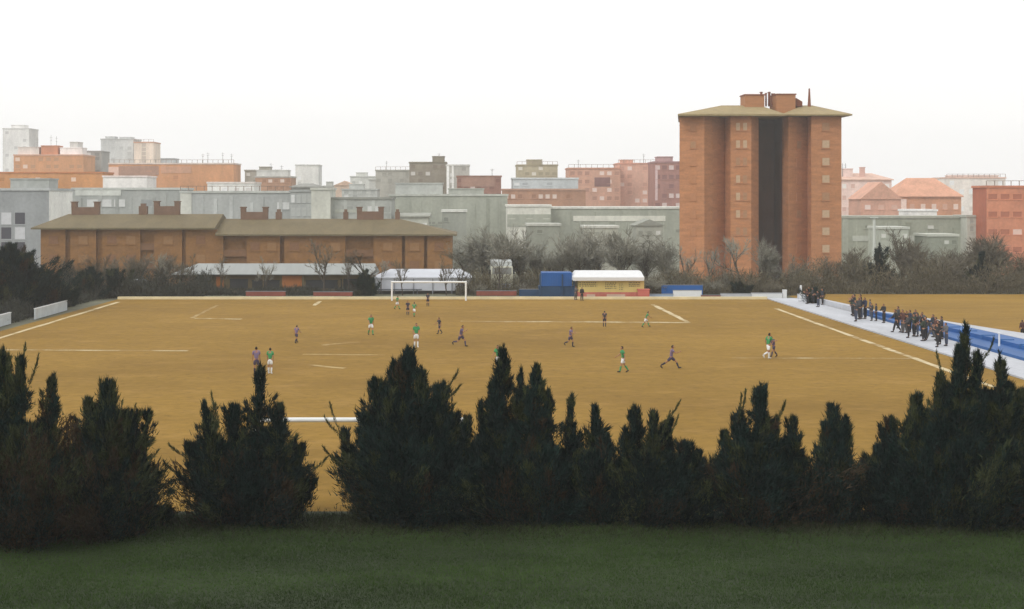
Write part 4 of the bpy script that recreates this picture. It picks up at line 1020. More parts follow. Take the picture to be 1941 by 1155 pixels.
C('dark blue-green bush at the start of the white walkway', 139, [(1545, 546, 15), (1533, 550, 13), (1556, 552, 12)], 29, dens=.5, leaf=1.6, grp='dark bushes at the far end')

# bare trees
M_TW = mat('twig', lin((140, 138, 126), 0.9), var=0.2, scale=0.5, island=0.3, rough=0.95, spec=0.05)
M_TWD = mat('dark_twig', lin((112, 106, 92), 0.84), var=0.2, scale=0.5, island=0.3, rough=0.95, spec=0.05)
M_TRK = mat('grey_bark', lin((84, 76, 66), 0.75), var=0.25, scale=2)

def bare(seed, H=10.0, kind='fuzzy', tw=0.022, wide=1.0):
    rng = random.Random(seed)
    tube, tw_ = MB(), []
    def rv(s): return Vector((rng.gauss(0, s), rng.gauss(0, s), rng.gauss(0, s)))
    nk = {'fuzzy': (9, 6, 8, 9), 'forked': (4, 4, 6, 6), 'brush': (5, 6, 7, 8)}[kind]
    def twig(p, d, L, w):
        a = d.orthogonal().normalized() * w
        q = p + d * L
        tw_.append((p - a, p + a, q))
    def grow(p, d, L, r, lvl):
        n = 3
        pts = [p]
        dd = d.copy()
        for i in range(n):
            dd = (dd + rv(.11) + Vector((0, 0, .05))).normalized()
            pts.append(pts[-1] + dd * L / n)
        for i in range(n):
            if lvl <= 2: tube.tube(pts[i], pts[i + 1], r * (1 - .5 * i / n), r * (1 - .5 * (i + 1) / n), 6 if lvl == 0 else 4)
            else: twig(pts[i], pts[i + 1] - pts[i], 1.05, tw * (1.2 - .3 * i))
        if lvl == 3:
            for _ in range(nk[3]):
                b = pts[rng.randint(0, n - 1)].lerp(pts[-1], rng.random())
                dr = (dd + rv(.55) + Vector((0, 0, .2))).normalized()
                twig(b, dr, L * rng.uniform(.35, .8), tw * .8)
            return
        for c in range(nk[lvl]):
            u = rng.uniform(.2 if lvl else .3, 1) if c else 1
            k = min(n - 1, int(u * n)); b = pts[k].lerp(pts[k + 1], u * n - k)
            sp = ({0: .34, 1: .3, 2: .5} if kind == 'fuzzy' else {0: .5, 1: .5, 2: .6})[lvl] * wide
            nd = (dd + rv(sp) + Vector((0, 0, .28 if lvl < 2 else .18))).normalized()
            if nd.z < .05: nd.z = .1; nd.normalize()
            grow(b, nd, L * (rng.uniform(.55, .82) if lvl or kind != 'fuzzy' else rng.uniform(1.0, 2.2)), r * .52, lvl + 1)
    if kind == 'brush':
        for k in range(5): grow(Vector((rng.gauss(0, .06), rng.gauss(0, .06), 0)), (Vector((0, 0, 1)) + rv(.42)).normalized(), H * .3, H * .008, 1)
    else:
        grow(Vector((0, 0, 0)), (Vector((0, 0, 1)) + rv(.04)).normalized(), H * (.17 if kind == 'fuzzy' else .3), H * .017, 0)
    zmax = max(q.z for t_ in tw_ for q in t_)
    k = H / zmax
    tube.v = [(x * k, y * k, z * k) for x, y, z in tube.v]
    P = np.array([[tuple(q * k) for q in t_] for t_ in tw_])
    return tube, P

TREE = {}
def bare_tree(label, px, py, Y, kind, seed, grp, dark=False, wide=1.0, name='bare_tree', cat='bare tree', zb=None, sx=1.0):
    zb = tz(Y) if zb is None else zb
    H = (wz(py, Y) - zb) * (1.1 if kind == 'fuzzy' else 1.0)
    key = (kind, seed, dark)
    t = thing(name, label, cat, (wx(px, Y), Y, zb - .05), grp)
    if key not in TREE:
        tube, P = bare(seed, 6.0, kind)
        a = tube.build('trunk', M_TRK, t, rel=False)
        b = tri_mesh('crown', P, M_TWD if dark else M_TW, t)
        TREE[key] = (a, b)
    else:
        for o in TREE[key]:
            c = o.copy(); COL.objects.link(c); c.parent = t
    t.scale = (H / 6 * sx, H / 6 * sx, H / 6)
    t.rotation_euler.z = R((px * 37) % 360)
    return t

FG = 'bare trees along the far end of the pitch'
bare_tree('bare forked tree before the left end of the pale shed roof', 355, 476, 152, 'forked', 1, FG, True)
bare_tree('tallest bare tree before the middle of the pale shed roof', 612, 448, 152, 'forked', 2, FG, True)
bare_tree('bare tree rising out of the dark bush left of the marquee', 697, 462, 153, 'forked', 3, FG, True)
bare_tree('thin bare tree before the left half of the marquee', 763, 484, 151, 'forked', 4, FG, True, sx=.7)
bare_tree('leaning bare tree before the right half of the marquee', 846, 478, 151.5, 'forked', 1, FG, True, sx=.8)
bare_tree('thick bare tree by the right post of the far goal', 872, 490, 151, 'forked', 2, FG, True, sx=.9)
bare_tree('slim bare tree standing before the white lorry', 944, 462, 150.5, 'forked', 4, FG, True, sx=.8)
bare_tree('short bare tree at the left pitch corner beside the small white car', 322, 492, 150, 'forked', 3, FG, True)
for i, (w_, px, py) in enumerate([('before the second recess of the brick row', 190, 476), ('left of the white shed tip', 300, 470), ('before the left third of the pale shed roof', 420, 476), ('before the stepped middle of the brick row', 505, 482), ('before the right end of the pale shed roof', 660, 474), ('between shed and marquee', 722, 486)]):
    bare_tree('thin leafless tree ' + w_, px, py, 151 + i * .4, 'forked', 1 + (i + 1) % 4, FG, i % 2 == 0, sx=.75)
MID = 'grey leafless trees behind the far end'
mids = [('between the marquee and the brick row end', 892, 436, 168), ('just left of the white lorry', 925, 428, 166), ('directly behind the white lorry', 966, 432, 165), ('right of the white lorry', 992, 436, 166),
        ('left behind the blue container', 1022, 452, 168), ('above the blue container', 1056, 462, 164), ('left above the kiosk roof, behind the grey gap', 1098, 432, 166),
        ('centred above the white kiosk roof', 1140, 428, 167), ('above the right half of the kiosk roof', 1180, 430, 165), ('right of the kiosk roof', 1222, 434, 168), ('left of the tower foot', 1262, 446, 164)]
for i, (w_, px, py, Y) in enumerate(mids):
    bare_tree('grey fuzzy leafless tree ' + w_, px, py, Y, 'fuzzy', 11 + i % 6, MID, sx=1.2)
TWR = 'leafless trees before the brick tower'
for i, (w_, px, py, Y, s_) in enumerate([('before the left corner of the tower', 1302, 458, 160, .9), ('before the darker left flank of the tower', 1346, 462, 158, .8), ('before the windowed middle bay of the tower', 1404, 440, 160, .9),
                              ('before the dark recess of the tower', 1452, 446, 162, .9), ('before the right-hand flank of the tower', 1508, 476, 160, .9), ('before the right wing of the tower', 1562, 482, 160, 1)]):
    bare_tree('leafless tree ' + w_, px, py, Y, 'fuzzy' if i in (3, 5) else 'forked', 11 + (i + 2) % 6 if i in (3, 5) else 1 + i % 4, TWR, sx=s_ * 1.1)
for i, (w_, px, py, Y) in enumerate([('low, at the left foot of the tower', 1290, 500, 156), ('low, at the foot of the windowed middle bay', 1376, 506, 156), ('low, right of the dark recess foot', 1484, 496, 156), ('low, at the foot of the right wing', 1530, 506, 156)]):
    bare_tree('leafless bush ' + w_, px, py, Y, 'brush', 31 + i % 2, TWR, sx=1.2)
RT = 'bare trees and brush right of the tower'
rts = [('just right of the tower wing', 1604, 470, 163, 'fuzzy'), ('left of the pale mast', 1634, 478, 160, 'brush'), ('right of the dark pointed evergreen', 1706, 434, 166, 'fuzzy'), ('beneath the broad orange gabled house', 1742, 462, 162, 'fuzzy'),
       ('before the plain grey-green wall', 1782, 468, 160, 'brush'), ('beneath the cream apartment block', 1818, 462, 163, 'fuzzy'), ('before the pale ribbed stairwell', 1846, 448, 164, 'fuzzy'), ('before the left corner of the salmon brick block', 1880, 440, 163, 'fuzzy'),
       ('beneath the windows of the salmon brick block', 1912, 466, 161, 'brush'), ('at the right edge of the second dirt field', 1942, 476, 162, 'fuzzy')]
for i, (w_, px, py, Y, k) in enumerate(rts):
    bare_tree('dark bare tree ' + w_, px, py, Y, k, (11 + (i + 1) % 6) if k == 'fuzzy' else 31 + i % 2, RT, dark=True, sx=1.3)
LT = 'brown leafless trees before the brick row'
for i, (w_, px, py, Y) in enumerate([('between the dark evergreens and the brick row corner', 122, 486, 158), ('before the left bays of the brick row', 172, 478, 160), ('before the second bay of the brick row', 212, 486, 158), ('above the small white parked car', 262, 478, 162), ('right of the small white parked car', 300, 484, 160), ('left of the pale shed roof tip', 338, 496, 160)]):
    bare_tree('brown leafless tree ' + w_, px, py, Y, 'fuzzy', 11 + (i + 3) % 6, LT, dark=True, sx=1.25)

# shrubs: countable, each with its stems
SH = 'low shrubs along the far end'
sh = [('below the dark conifers of the left corner', 118, 536, 143, 1), ('left of the narrow dark evergreen', 192, 540, 147.5, 1), ('right of the narrow dark evergreen', 250, 550, 147.5, 1), ('under the short bare corner tree', 312, 548, 149, 1), ('left of the forked bare tree foot', 338, 545, 151, 1), ('at the foot of the forked bare tree', 382, 550, 150, 1),
      ('left of the orange shed door', 398, 548, 151.5, 1), ('right of the orange shed door', 446, 547, 151.5, 1), ('above the left dull red board', 498, 545, 151.5, 1), ('left of the brown shed panel', 560, 546, 151.5, 1), ('above the dull red board by the dark bush', 630, 545, 151.5, 1),
      ('between the marquee and the lorry', 908, 532, 151.5, 0), ('at the front wheels of the lorry', 950, 546, 151, 0), ('right of the lorry', 990, 530, 152, 0), ('between kiosk and bright blue board', 1238, 520, 151.5, 0), ('behind the bright blue board', 1292, 520, 152, 0), ('left of the parked pale cars', 1352, 526, 152, 0),
      ('behind the low white wall', 1462, 528, 150.5, 1), ('right of the corner pillar', 1512, 528, 151, 1)]
for i, (w_, px, py, Y, d) in enumerate(sh):
    bare_tree('twiggy low shrub ' + w_, px, py, Y, 'brush', 31 + i % 2, SH, dark=bool(d), name='shrub', cat='shrub', sx=1.25)

# undergrowth along the far edge of the second field, and the rough strip behind the pitch
def thicket(name, x0, x1, y0, y1, hgt, n, m, seed, fall=1.6):
    rng = np.random.default_rng(seed)
    x = rng.uniform(x0, x1, n); y = rng.uniform(y0, y1, n)
    cl = 0.25 + 0.75 * (0.5 + 0.5 * np.sin(x * 0.9 + 1.7 * np.sin(x * .31 + y * .8))) * rng.uniform(.6, 1.25, n)
    z = rng.uniform(0, 1, n) ** fall * hgt * cl
    P = np.stack([x, y, z], 1)
    D = rng.normal(size=(n, 3)) * .6 + np.array([0, 0, .9])
    T = leaves_from(P, D, rng.uniform(.3, .9, n) * (0.5 + .5 * cl), rng.uniform(.02, .045, n), rng)
    return tag(tri_mesh(name, T, m), 'tangled dark undergrowth ' + name.replace('_', ' '), 'undergrowth', kind='stuff')
M_UND = mat('undergrowth_twig', lin((112, 106, 88), 0.8), var=0.3, scale=0.4, island=0.4, rough=0.95, spec=0.05)
M_UND2 = mat('undergrowth_dark', lin((78, 80, 72), 0.7), var=0.3, scale=0.4, island=0.4, rough=0.95, spec=0.05)
o = thicket('undergrowth', 36, 68, 153, 162, 3.4, 46000, M_UND, 1); o['label'] = 'tangled brown undergrowth along the far edge of the second dirt field'
o = thicket('undergrowth', -43, -27, 146.5, 156, 2.2, 24000, M_UND2, 2); o['label'] = 'dark tangled undergrowth in the far left corner behind the pitch'
o = thicket('undergrowth', -31, -9.5, 150.5, 155.5, .62, 12000, M_UND2, 3); o['label'] = 'dark low undergrowth at the foot of the pale-roofed shed'
o = thicket('undergrowth', -1, 36, 151, 158, 2.3, 46000, M_UND, 4); o['label'] = 'grey brown undergrowth behind lorry, container, kiosk and tower foot'
o = thicket('undergrowth', -44, -36.8, 112, 146, 1.5, 34000, M_UND2, 5); o['label'] = 'dark undergrowth under the evergreens left of the touchline'

# lawn grass and the rough at the conifers' feet
rng = np.random.default_rng(77)
n = 380000
y = 34.0 + 12.8 * rng.random(n) ** 0.9
x = (rng.random(n) * 2 - 1) * 25 * (y / 45) + .8
z = np.interp(y, [2, 33, 60], [8.6, 0, 0]) + .012
pat = np.sin(x * .55 + 2 * np.sin(y * .7)) * .5 + np.sin(x * 1.7 + y * 2.1) * .3
hgt = np.clip(.055 + .025 * pat + rng.normal(size=n) * .018, .02, .14)
D = rng.normal(size=(n, 3)) * .42 + np.array([0, 0, 1.0])
M_GR = mat('grass_blade', lin((68, 90, 44), 0.72), var=0.5, scale=0.24, stretch=(0.35, 1, 1), island=0.17, fine=0.12, fscale=1.2, rough=0.9, spec=0.1)
tag(tri_mesh('grass', leaves_from(np.stack([x, y, z], 1), D, hgt, rng.uniform(.006, .013, n), rng), M_GR), 'short dark green grass covering the lawn in the foreground', 'grass', kind='stuff')
n = 36000
x = (rng.random(n) * 2 - 1) * 25 + .8; y = 45.6 + rng.normal(size=n) * .75
y = np.where(rng.random(n) < .25, y - 1.2, y)
cl = (np.sin(x * 1.3) + np.sin(x * .47 + 2)) * .25 + .5
P = np.stack([x, y, np.full(n, .01)], 1)
D = rng.normal(size=(n, 3)) * .7 + np.array([0, 0, .8])
tag(tri_mesh('rough_grass', leaves_from(P, D, np.clip(.12 + .24 * rng.random(n) * cl, .05, .5), rng.uniform(.008, .016, n), rng),
             mat('rough_blade', lin((62, 64, 46), 0.7), var=.3, scale=.6, island=.5, rough=.9, spec=.1)), 'dark dry rough grass at the feet of the conifers', 'grass', kind='stuff')
# ------------------------------------------------------------------ people
M_SKIN = mat('skin', lin((176, 128, 100), .8), var=.05, rough=.6)
M_HAIR = mat('dark_hair', lin((48, 38, 32), .8), var=.1)
M_SHOE = mat('dark_boot', lin((46, 44, 46), .9), var=.1)
M_SHOEW = mat('white_boot', lin((226, 226, 224), .9), var=.05)
def cloth(nm, rgb): return mat('cloth_' + nm, lin(rgb, .9), var=.08, scale=4)

def skin_mesh(name, nodes, edges, m, sub=1):
    """nodes: (x, y, z, rx, ry); returns a mesh grown along the edges"""
    me = bpy.data.meshes.new(name)
    me.from_pydata([n[:3] for n in nodes], edges, [])
    o = bpy.data.objects.new('grow_' + name, me)
    COL.objects.link(o)
    md = o.modifiers.new('skin', 'SKIN')
    for i, n in enumerate(nodes):
        sv = me.skin_vertices[0].data[i]
        sv.radius = (n[3], n[4] if len(n) > 4 else n[3])
        sv.use_root = (i == 0)
    md.use_smooth_shade = True
    if sub:
        sd = o.modifiers.new('sub', 'SUBSURF'); sd.levels = sub; sd.render_levels = sub
    dg = bpy.context.evaluated_depsgraph_get()
    ev = o.evaluated_get(dg)
    out = bpy.data.meshes.new_from_object(ev)
    out.name = name
    bpy.data.objects.remove(o); bpy.data.meshes.remove(me)
    out.materials.clear(); out.materials.append(m)
    for p in out.polygons: p.material_index = 0; p.use_smooth = True
    return out

def pose(lh=0, rh=0, lk=0, rk=0, la=10, ra=-10, le=25, re=25, lean=4, out=8):
    """joint places; the figure faces -Y. angles in degrees, forward positive"""
    J = {}
    def d(a, side=0): return Vector((side, -math.sin(R(a)), -math.cos(R(a)))).normalized()
    J['pel'] = Vector((0, 0, 0))
    up = Vector((0, -math.sin(R(lean)), math.cos(R(lean))))
    J['spi'] = up * .22; J['che'] = up * .42; J['nec'] = up * .56; J['hea'] = up * .70 + Vector((0, -.02, 0))
    for s, k, h, kn, a, e in ((1, 'l', lh, lk, la, le), (-1, 'r', rh, rk, ra, re)):
        J[k + 'hip'] = Vector((s * .095, 0, -.03))
        J[k + 'kne'] = J[k + 'hip'] + d(h, s * .04) * .44
        J[k + 'ank'] = J[k + 'kne'] + d(h - kn, 0) * .42
        f = R(h - kn)
        toe = Vector((s * .03, -math.cos(f), -abs(math.sin(f)) * .9 if f < 0 else math.sin(f) * .5)).normalized()
        J[k + 'toe'] = J[k + 'ank'] + toe * .17 + Vector((0, 0, -.045))
        J[k + 'sho'] = up * .52 + Vector((s * .185, 0, 0))
        J[k + 'elb'] = J[k + 'sho'] + d(a, s * math.sin(R(out))) * .29
        J[k + 'wri'] = J[k + 'elb'] + d(a + e, s * .06) * .25
        J[k + 'han'] = J[k + 'wri'] + d(a + e + 6, 0) * .085
        J[k + 'hd'] = d(a + e + 12, 0)
    lo = min(min(J['lank'].z, J['rank'].z) - .07, min(J['ltoe'].z, J['rtoe'].z) - .035)
    for k in J:
        if not k.endswith('hd'): J[k] = J[k] + Vector((0, 0, -lo))
    return J

def head_bits(c):
    """skull with nose, ears, brow and chin, one closed surface"""
    bm = bmesh.new()
    bmesh.ops.create_uvsphere(bm, u_segments=16, v_segments=12, radius=1)
    for v in bm.verts:
        x, y, z = v.co
        sx, sy, sz = .075, .095, .118
        if z < -.2: sx *= 1 + .32 * (z + .2); sy *= 1 + .1 * (z + .2)
        n = Vector((x * sx, y * sy, z * sz))
        if y < -.8 and abs(x) < .3 and -.35 < z < .12: n.y -= .022          # nose
        if y < -.6 and .05 < z < .3 and .15 < abs(x) < .55: n.y += .010      # eye hollows
        if y < -.7 and -.62 < z < -.45: n.y += .006                          # mouth line
        if abs(x) > .93 and -.3 < z < .25 and -.2 < y < .35: n.x *= 1.16     # ears
        v.co = n + c
    return bm

def build_body(J, bare_arm=True):
    nodes, edges, ix = [], [], {}
    def add(k, p, r, to=None, r2=None):
        ix[k] = len(nodes); nodes.append((p.x, p.y, p.z, r, r2 or r))
        if to is not None: edges.append((ix[to], ix[k]))
    add('pel', J['pel'], .125, None, .10); add('spi', J['spi'], .115, 'pel', .09); add('che', J['che'], .135, 'spi', .10); add('nec', J['nec'], .052, 'che'); add('hd', J['hea'] - Vector((0, 0, .05)), .05, 'nec')
    for k in 'lr':
        add(k + 'hip', J[k + 'hip'], .088, 'pel'); add(k + 'kne', J[k + 'kne'], .056, k + 'hip'); 
        cal = J[k + 'kne'].lerp(J[k + 'ank'], .35); add(k + 'cal', cal, .053, k + 'kne'); add(k + 'ank', J[k + 'ank'], .035, k + 'cal'); add(k + 'toe', J[k + 'toe'], .034, k + 'ank')
        add(k + 'sho', J[k + 'sho'], .058, 'che'); add(k + 'elb', J[k + 'elb'], .040, k + 'sho'); add(k + 'wri', J[k + 'wri'], .026, k + 'elb'); add(k + 'han', J[k + 'han'], .034, k + 'wri', .02)
        hd = J[k + 'hd']; sx = 1 if k == 'l' else -1
        ac = Vector((0, -hd.z, hd.y)).normalized()             # across the palm
        for q, (off, L) in enumerate(((-.03, .07), (-.01, .082), (.01, .078), (.03, .06))):
            b = J[k + 'han'] + ac * off + hd * .035
            add(k + 'f%d' % q, b, .009, k + 'han'); add(k + 'g%d' % q, b + (hd + Vector((-sx * .35, 0, 0))).normalized() * L, .008, k + 'f%d' % q)
        b = J[k + 'wri'].lerp(J[k + 'han'], .45)
        add(k + 't', b - ac * .04 + hd * .01, .010, k + 'wri'); add(k + 'u', b - ac * .055 + hd * .05, .009, k + 't')
    me = skin_mesh('body', nodes, edges, M_SKIN)
    bm = bmesh.new(); bm.from_mesh(me)
    hb = head_bits(J['hea'])
    tmp = bpy.data.meshes.new('t'); hb.to_mesh(tmp); hb.free(); bm.from_mesh(tmp); bpy.data.meshes.remove(tmp)
    bm.to_mesh(me); bm.free()
    for p in me.polygons: p.use_smooth = True
    return me

def wear(J, kind):
    N, E, ix = [], [], {}
    def add(k, p, r, to=None, r2=None):
        ix[k] = len(N); N.append((p.x, p.y, p.z, r, r2 or r))
        if to is not None: E.append((ix[to], ix[k]))
    if kind in ('shirt', 'jacket'):
        g = .022 if kind == 'shirt' else .045
        add('spi', J['spi'], .115 + g, None, .09 + g); add('pel', J['pel'] + Vector((0, 0, .02)), .125 + g, 'spi', .10 + g); add('che', J['che'], .135 + g, 'spi', .10 + g); add('col', J['che'].lerp(J['nec'], .75), .07 + g * .4, 'che')
        for k in 'lr':
            add(k + 's', J[k + 'sho'], .060 + g, 'che')
            if kind == 'shirt': add(k + 'm', J[k + 'sho'].lerp(J[k + 'elb'], .75), .052 + g, k + 's')
            else:
                add(k + 'e', J[k + 'elb'], .046 + g, k + 's'); add(k + 'w', J[k + 'wri'].lerp(J[k + 'elb'], .08), .036 + g * .7, k + 'e')
    if kind in ('shorts', 'trousers'):
        g = .026
        add('pel', J['pel'], .125 + g, None, .10 + g); add('top', J['pel'] + Vector((0, 0, .1)), .118 + g, 'pel', .092 + g)
        for k in 'lr':
            add(k + 'h', J[k + 'hip'], .092 + g, 'pel')
            if kind == 'shorts': add(k + 'm', J[k + 'hip'].lerp(J[k + 'kne'], .78), .078 + g, k + 'h')
            else:
                add(k + 'k', J[k + 'kne'], .062 + g, k + 'h'); add(k + 'a', J[k + 'ank'].lerp(J[k + 'kne'], .06), .048 + g, k + 'k')
    return N, E

def limb(J, k, fa, fb, r0, r1):
    bm = MB()
    p, q = J[k + 'kne'].lerp(J[k + 'ank'], fa), J[k + 'kne'].lerp(J[k + 'ank'], fb)
    mid = p.lerp(q, .4)
    bm.tube(p, mid, r0, r0 * 1.03, 10); bm.tube(mid, q, r0 * 1.03, r1, 10)
    return bm

def hair_mesh(J, m):
    bm = bmesh.new(); bmesh.ops.create_uvsphere(bm, u_segments=16, v_segments=10, radius=1)
    bmesh.ops.delete(bm, geom=[v for v in bm.verts if v.co.z < -.15 + (.55 if v.co.y < -.35 else -.25)], context='VERTS')
    for v in bm.verts: v.co = Vector((v.co.x * .084, v.co.y * .104 + .006, v.co.z * .128)) + J['hea']
    me = bpy.data.meshes.new('hair'); bm.to_mesh(me); bm.free(); me.materials.append(m)
    for p in me.polygons: p.use_smooth = True
    return me

POSES = {'stand': pose(3, -3, 2, 4, 6, -4, 14, 16, 2), 'walk': pose(20, -16, 8, 20, -22, 24, 20, 30, 5), 'run': pose(46, -22, 40, 62, -42, 40, 75, 80, 14), 'lunge': pose(52, -46, 30, 14, -30, 44, 50, 60, 8),
         'jog': pose(26, -14, 30, 56, -28, 30, 60, 65, 9), 'lean': pose(34, -20, 18, 20, 36, -18, 20, 40, 22), 'pockets': pose(2, -2, 2, 2, 14, 12, 62, 66, 3, 16), 'arms': pose(5, -4, 4, 4, 20, 24, 96, 98, 2, 14)}
MESHES = {}
def get(key, fn):
    if key not in MESHES: MESHES[key] = fn()
    return MESHES[key]

def person(label, px, yfoot, hpx, p, outfit, face, grp, z0=0.0, hmin=1.25):
    Y = gY(yfoot, z0)
    X = wx(px, Y)
    Hm = max(hmin, hpx * Y / F)
    J = POSES[p]
    t = thing('person', label, 'person', (X, Y, z0 + .01), grp)
    full = J['hea'].z + .118
    t.scale = (Hm / full,) * 3
    t.rotation_euler.z = R(face)
    def put(nm, me, m=None):
        o = bpy.data.objects.new(nm, me); COL.objects.link(o); o.parent = t; return o
    put('body', get(('body', p), lambda: build_body(J)))
    top, bot, sock, shoe, hair = outfit
    tk = 'jacket' if top[0] == 'j' else 'shirt'
    put(tk, get((p, top), lambda: skin_mesh(tk, *wear(J, tk), cloth(*top[1:]))))
    bk = 'trousers' if bot[0] == 't' else 'shorts'
    put(bk, get((p, bot), lambda: skin_mesh(bk, *wear(J, bk), cloth(*bot[1:]))))
    def mbmesh(nm, b, m):
        me = bpy.data.meshes.new(nm); me.from_pydata(b.v, [], b.f); me.materials.append(m); me.update(); return me
    for k in 'lr':
        if sock: put('sock', get((p, k, sock), lambda: mbmesh('sock', limb(J, k, .18, .98, .062, .044), cloth(*sock))))
    def shoe_(k):
            b = MB()
            a, q = J[k + 'ank'] + Vector((0, .03, -.02)), J[k + 'toe']
            b.tube(a, a.lerp(q, .5), .052, .05, 10); b.tube(a.lerp(q, .5), q + (q - a) * .12, .05, .03, 10)
            return mbmesh('shoe', b, shoe)
    for k in 'lr': put('shoe', get((p, k, shoe.name), lambda: shoe_(k)))
    put('hair', get((p, 'hair', hair.name), lambda: hair_mesh(J, hair)))
    return t

GRN = (('s', 'green', (66, 146, 92)), ('s', 'white', (232, 234, 236)), ('green', (66, 146, 92)), M_SHOE, M_HAIR)
GRW = (('s', 'green', (66, 146, 92)), ('s', 'white', (232, 234, 236)), ('whitesock', (226, 228, 230)), M_SHOEW, M_HAIR)
PUR = (('s', 'purple', (104, 92, 122)), ('s', 'darkpurple', (74, 66, 88)), ('darkpurple', (74, 66, 88)), M_SHOE, M_HAIR)
PUL = (('s', 'mauve', (128, 112, 142)), ('s', 'darkpurple', (74, 66, 88)), ('navy', (52, 50, 66)), M_SHOE, M_HAIR)
DRK = (('s', 'dark', (62, 58, 68)), ('s', 'navy', (52, 50, 66)), ('navy', (52, 50, 66)), M_SHOE, M_HAIR)
PG, PP = 'football players in green shirts', 'football players in dark purple kit'
person('player in green shirt, white shorts and white boots standing above the slim conifer tip', 512, 709, 49, 'stand', GRW, 170, PG)
person('player in mauve kit standing left of the white-booted green player', 486, 711, 53, 'stand', PUL, 200, PP)
person('player in dull purple kit alone on the left half near the halfway circle', 562, 651, 30, 'walk', PUL, 150, PP)
person('player in green shirt and white shorts walking in the left centre of the pitch', 703, 636, 39, 'walk', GRN, 20, PG)
person('player in green shirt whose legs are hidden by the blunt top of the largest conifer', 789, 659, 46, 'stand', GRW, 10, PG)
person('green player beside the left post of the far goal', 753, 587, 22, 'walk', GRN, 60, PG)
person('dark player left of the green one in front of the far goal mouth', 773, 598, 25, 'stand', DRK, 0, PP)
person('green player with white shorts in front of the far goal mouth', 785, 601, 25, 'walk', GRN, 160, PG)
person('dark clad goalkeeper standing on the line of the far goal', 811, 581, 20, 'stand', DRK, 0, PP)
person('dark player walking between the far goal and the largest conifer', 833, 634, 29, 'walk', DRK, 300, PP)
person('dark player running with one leg stretched back to the left', 873, 657, 40, 'run', PUR, 70, PP)
person('green player mostly hidden behind the slender pointed conifer', 944, 703, 48, 'walk', GRN, 330, PG)
person('player in mauve shirt running in the middle of the right half', 1081, 658, 38, 'jog', PUL, 60, PP)
person('dark player standing on the far penalty area line', 1146, 620, 26, 'stand', DRK, 180, PP)
person('green player crouched low on the far penalty area line at the right', 1224, 621, 24, 'lean', GRN, 90, PG)
person('player in green shirt and green socks striding in the right half', 1181, 707, 50, 'walk', GRN, 275, PG)
person('player in mauve kit lunging with a long stride beside the striding green player', 1272, 699, 44, 'lunge', PUL, 82, PP)
person('green player duelling near the right end of the halfway line', 1456, 681, 49, 'jog', GRW, 120, PG)
person('dark player leaning against the duelling green player from the right', 1467, 678, 40, 'lean', PUR, 300, PP)

def look(top, bot): return (('j', *top), ('t', *bot), None, M_SHOE, M_HAIR)
COATS = {'black': (44, 44, 46), 'charcoal': (66, 66, 68), 'darkgreen': (56, 66, 56), 'navycoat': (48, 54, 76), 'brownred': (88, 60, 56), 'greycoat': (96, 96, 98), 'blackblue': (44, 50, 60)}
TR = {'blacktr': (40, 40, 44), 'jeans': (64, 72, 90), 'greytr': (88, 86, 86)}
SG = 'spectators standing along the white walkway'
SP = [('leftmost spectator of the far cluster, in a navy coat near the dark bush', 1536, 578, 30, 'stand', 'navycoat', 'blacktr'), ('spectator in a black coat beside the dark bush on the far walkway', 1551, 580, 31, 'arms', 'black', 'jeans'),
      ('leftmost of the tight group, in a dark green coat', 1614, 598, 36, 'stand', 'darkgreen', 'blacktr'), ('spectator in a black coat in the tight group before the second field', 1621, 603, 42, 'arms', 'black', 'blacktr'), ('spectator in a charcoal coat in the middle of the tight group', 1628, 602, 41, 'pockets', 'charcoal', 'blacktr'),
      ('spectator in a blue-black coat in the tight group', 1634, 604, 42, 'stand', 'blackblue', 'jeans'), ('spectator in a navy coat at the right of the tight group', 1640, 606, 40, 'pockets', 'navycoat', 'blacktr'),
      ('slim spectator in a grey coat between the two larger groups', 1648, 604, 27, 'stand', 'greycoat', 'greytr'), ('spectator in a charcoal coat where the blue step begins', 1653, 606, 30, 'arms', 'charcoal', 'jeans'),
      ('separate spectator in a black coat left of the long group', 1698, 631, 44, 'walk', 'black', 'blacktr'), ('spectator in a brown-red coat at the left of the long group', 1713, 634, 44, 'stand', 'brownred', 'greytr'), ('spectator in a charcoal coat next to the brown-red coat', 1722, 637, 44, 'pockets', 'charcoal', 'blacktr'),
      ('spectator in a dark green coat in the long group', 1731, 637, 43, 'arms', 'darkgreen', 'blacktr'), ('spectator in a black coat in the middle of the long group', 1740, 640, 45, 'stand', 'black', 'jeans'), ('spectator in a grey coat in the long group', 1748, 640, 44, 'pockets', 'greycoat', 'greytr'), ('spectator in a blue-black coat at the right of the long group', 1757, 643, 45, 'stand', 'blackblue', 'blacktr'),
      ('spectator in a charcoal coat stooping at the end of the long group', 1766, 647, 40, 'lean', 'charcoal', 'greytr'), ('spectator in a brown-red coat left of the tallest conifer spire', 1773, 648, 44, 'stand', 'brownred', 'blacktr'), ('large dark spectator in a black coat left of the tallest conifer spire', 1781, 650, 46, 'arms', 'black', 'blacktr'), ('spectator in a grey coat almost behind the tallest conifer spire', 1793, 655, 44, 'pockets', 'greycoat', 'jeans')]
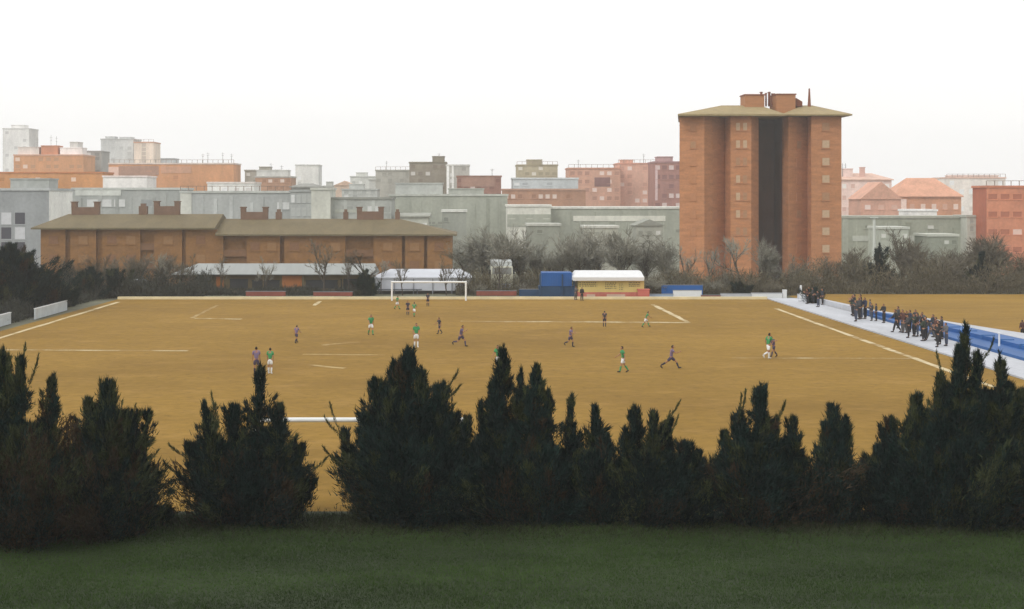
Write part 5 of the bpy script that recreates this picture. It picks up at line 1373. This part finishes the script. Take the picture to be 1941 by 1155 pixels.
SP += [('spectator in a charcoal coat behind the navy coat in the far cluster', 1543, 577, 30, 'pockets', 'charcoal', 'blacktr'), ('spectator in a blue-black coat at the right of the far cluster', 1559, 582, 31, 'stand', 'blackblue', 'blacktr'), ('spectator in a brown-red coat in the far cluster', 1529, 574, 29, 'arms', 'brownred', 'blacktr'),
       ('spectator in a black coat in the back row of the tight group', 1618, 597, 37, 'pockets', 'black', 'jeans'), ('spectator in a dark green coat in the back row of the tight group', 1631, 599, 38, 'stand', 'darkgreen', 'greytr'), ('spectator in a charcoal coat left in front of the tight group', 1624, 606, 41, 'arms', 'charcoal', 'jeans'),
       ('spectator in a blue-black coat near the start of the blue step', 1661, 608, 32, 'stand', 'blackblue', 'blacktr'), ('lone spectator in a black coat between tight and long groups', 1674, 614, 36, 'pockets', 'black', 'blacktr'),
       ('spectator in a charcoal coat following the walking one in black', 1704, 627, 42, 'stand', 'charcoal', 'blacktr'), ('spectator in a black coat in the back row of the long group, left', 1718, 629, 42, 'arms', 'black', 'greytr'), ('spectator in a navy coat in the back row of the long group', 1727, 630, 42, 'stand', 'navycoat', 'blacktr'),
       ('spectator in a charcoal coat in the back row of the long group, middle', 1736, 632, 42, 'pockets', 'charcoal', 'jeans'), ('spectator in a black coat in the back row of the long group, right', 1746, 634, 43, 'stand', 'black', 'blacktr'), ('spectator in a dark green coat at the front of the long group', 1752, 646, 44, 'arms', 'darkgreen', 'blacktr'),
       ('spectator in a blue-black coat near the brown-red coat at the right', 1769, 641, 43, 'pockets', 'blackblue', 'jeans'), ('spectator in a charcoal coat nearest the tallest conifer spire', 1787, 648, 44, 'stand', 'charcoal', 'blacktr'), ('spectator in a black coat in front of the grey one by the spire', 1777, 656, 45, 'arms', 'black', 'blacktr')]
for i, (lb, px, yf, h, p, c, tr) in enumerate(SP):
    person(lb, px + (i * 7 % 5 - 2) * .8, yf + (i * 5 % 7 - 3) * 1.3, h, p, look((c, COATS[c]), (tr, TR[tr])), (250 + 37 * i) % 70 + 240, SG, z0=.10, hmin=1.45)
KG = 'people by the kiosk'
person('person in a black coat standing at the left end of the kiosk', 1103, 571, 26, 'stand', look(('black', COATS['black']), ('blacktr', TR['blacktr'])), 20, KG, hmin=1.3)
person('person in a grey coat just behind the one in black at the kiosk', 1091, 569, 26, 'arms', look(('greycoat', COATS['greycoat']), ('greytr', TR['greytr'])), 60, KG, hmin=1.3)
person('person in a brown-red coat at the right edge behind the upper walkway', 1938, 641, 30, 'stand', look(('brownred', COATS['brownred']), ('blacktr', TR['blacktr'])), 200, SG, z0=0.01, hmin=1.3)

# ------------------------------------------------------------------ air
hz = bpy.data.materials.new('haze_air')
hz.use_nodes = True
hn = hz.node_tree; hn.nodes.clear()
ho = hn.nodes.new('ShaderNodeOutputMaterial'); hv = hn.nodes.new('ShaderNodeVolumePrincipled')
hv.inputs['Color'].default_value = (0.97, 0.98, 1.0, 1)
hv.inputs['Density'].default_value = SIG
hv.inputs['Anisotropy'].default_value = 0.2
hn.links.new(hv.outputs[0], ho.inputs['Volume'])
mb = MB(); mb.box(-430, 430, -70, 805, -6.5, 46)
tag(mb.build('haze', hz), 'pale even haze over the whole town', 'haze', kind='stuff')
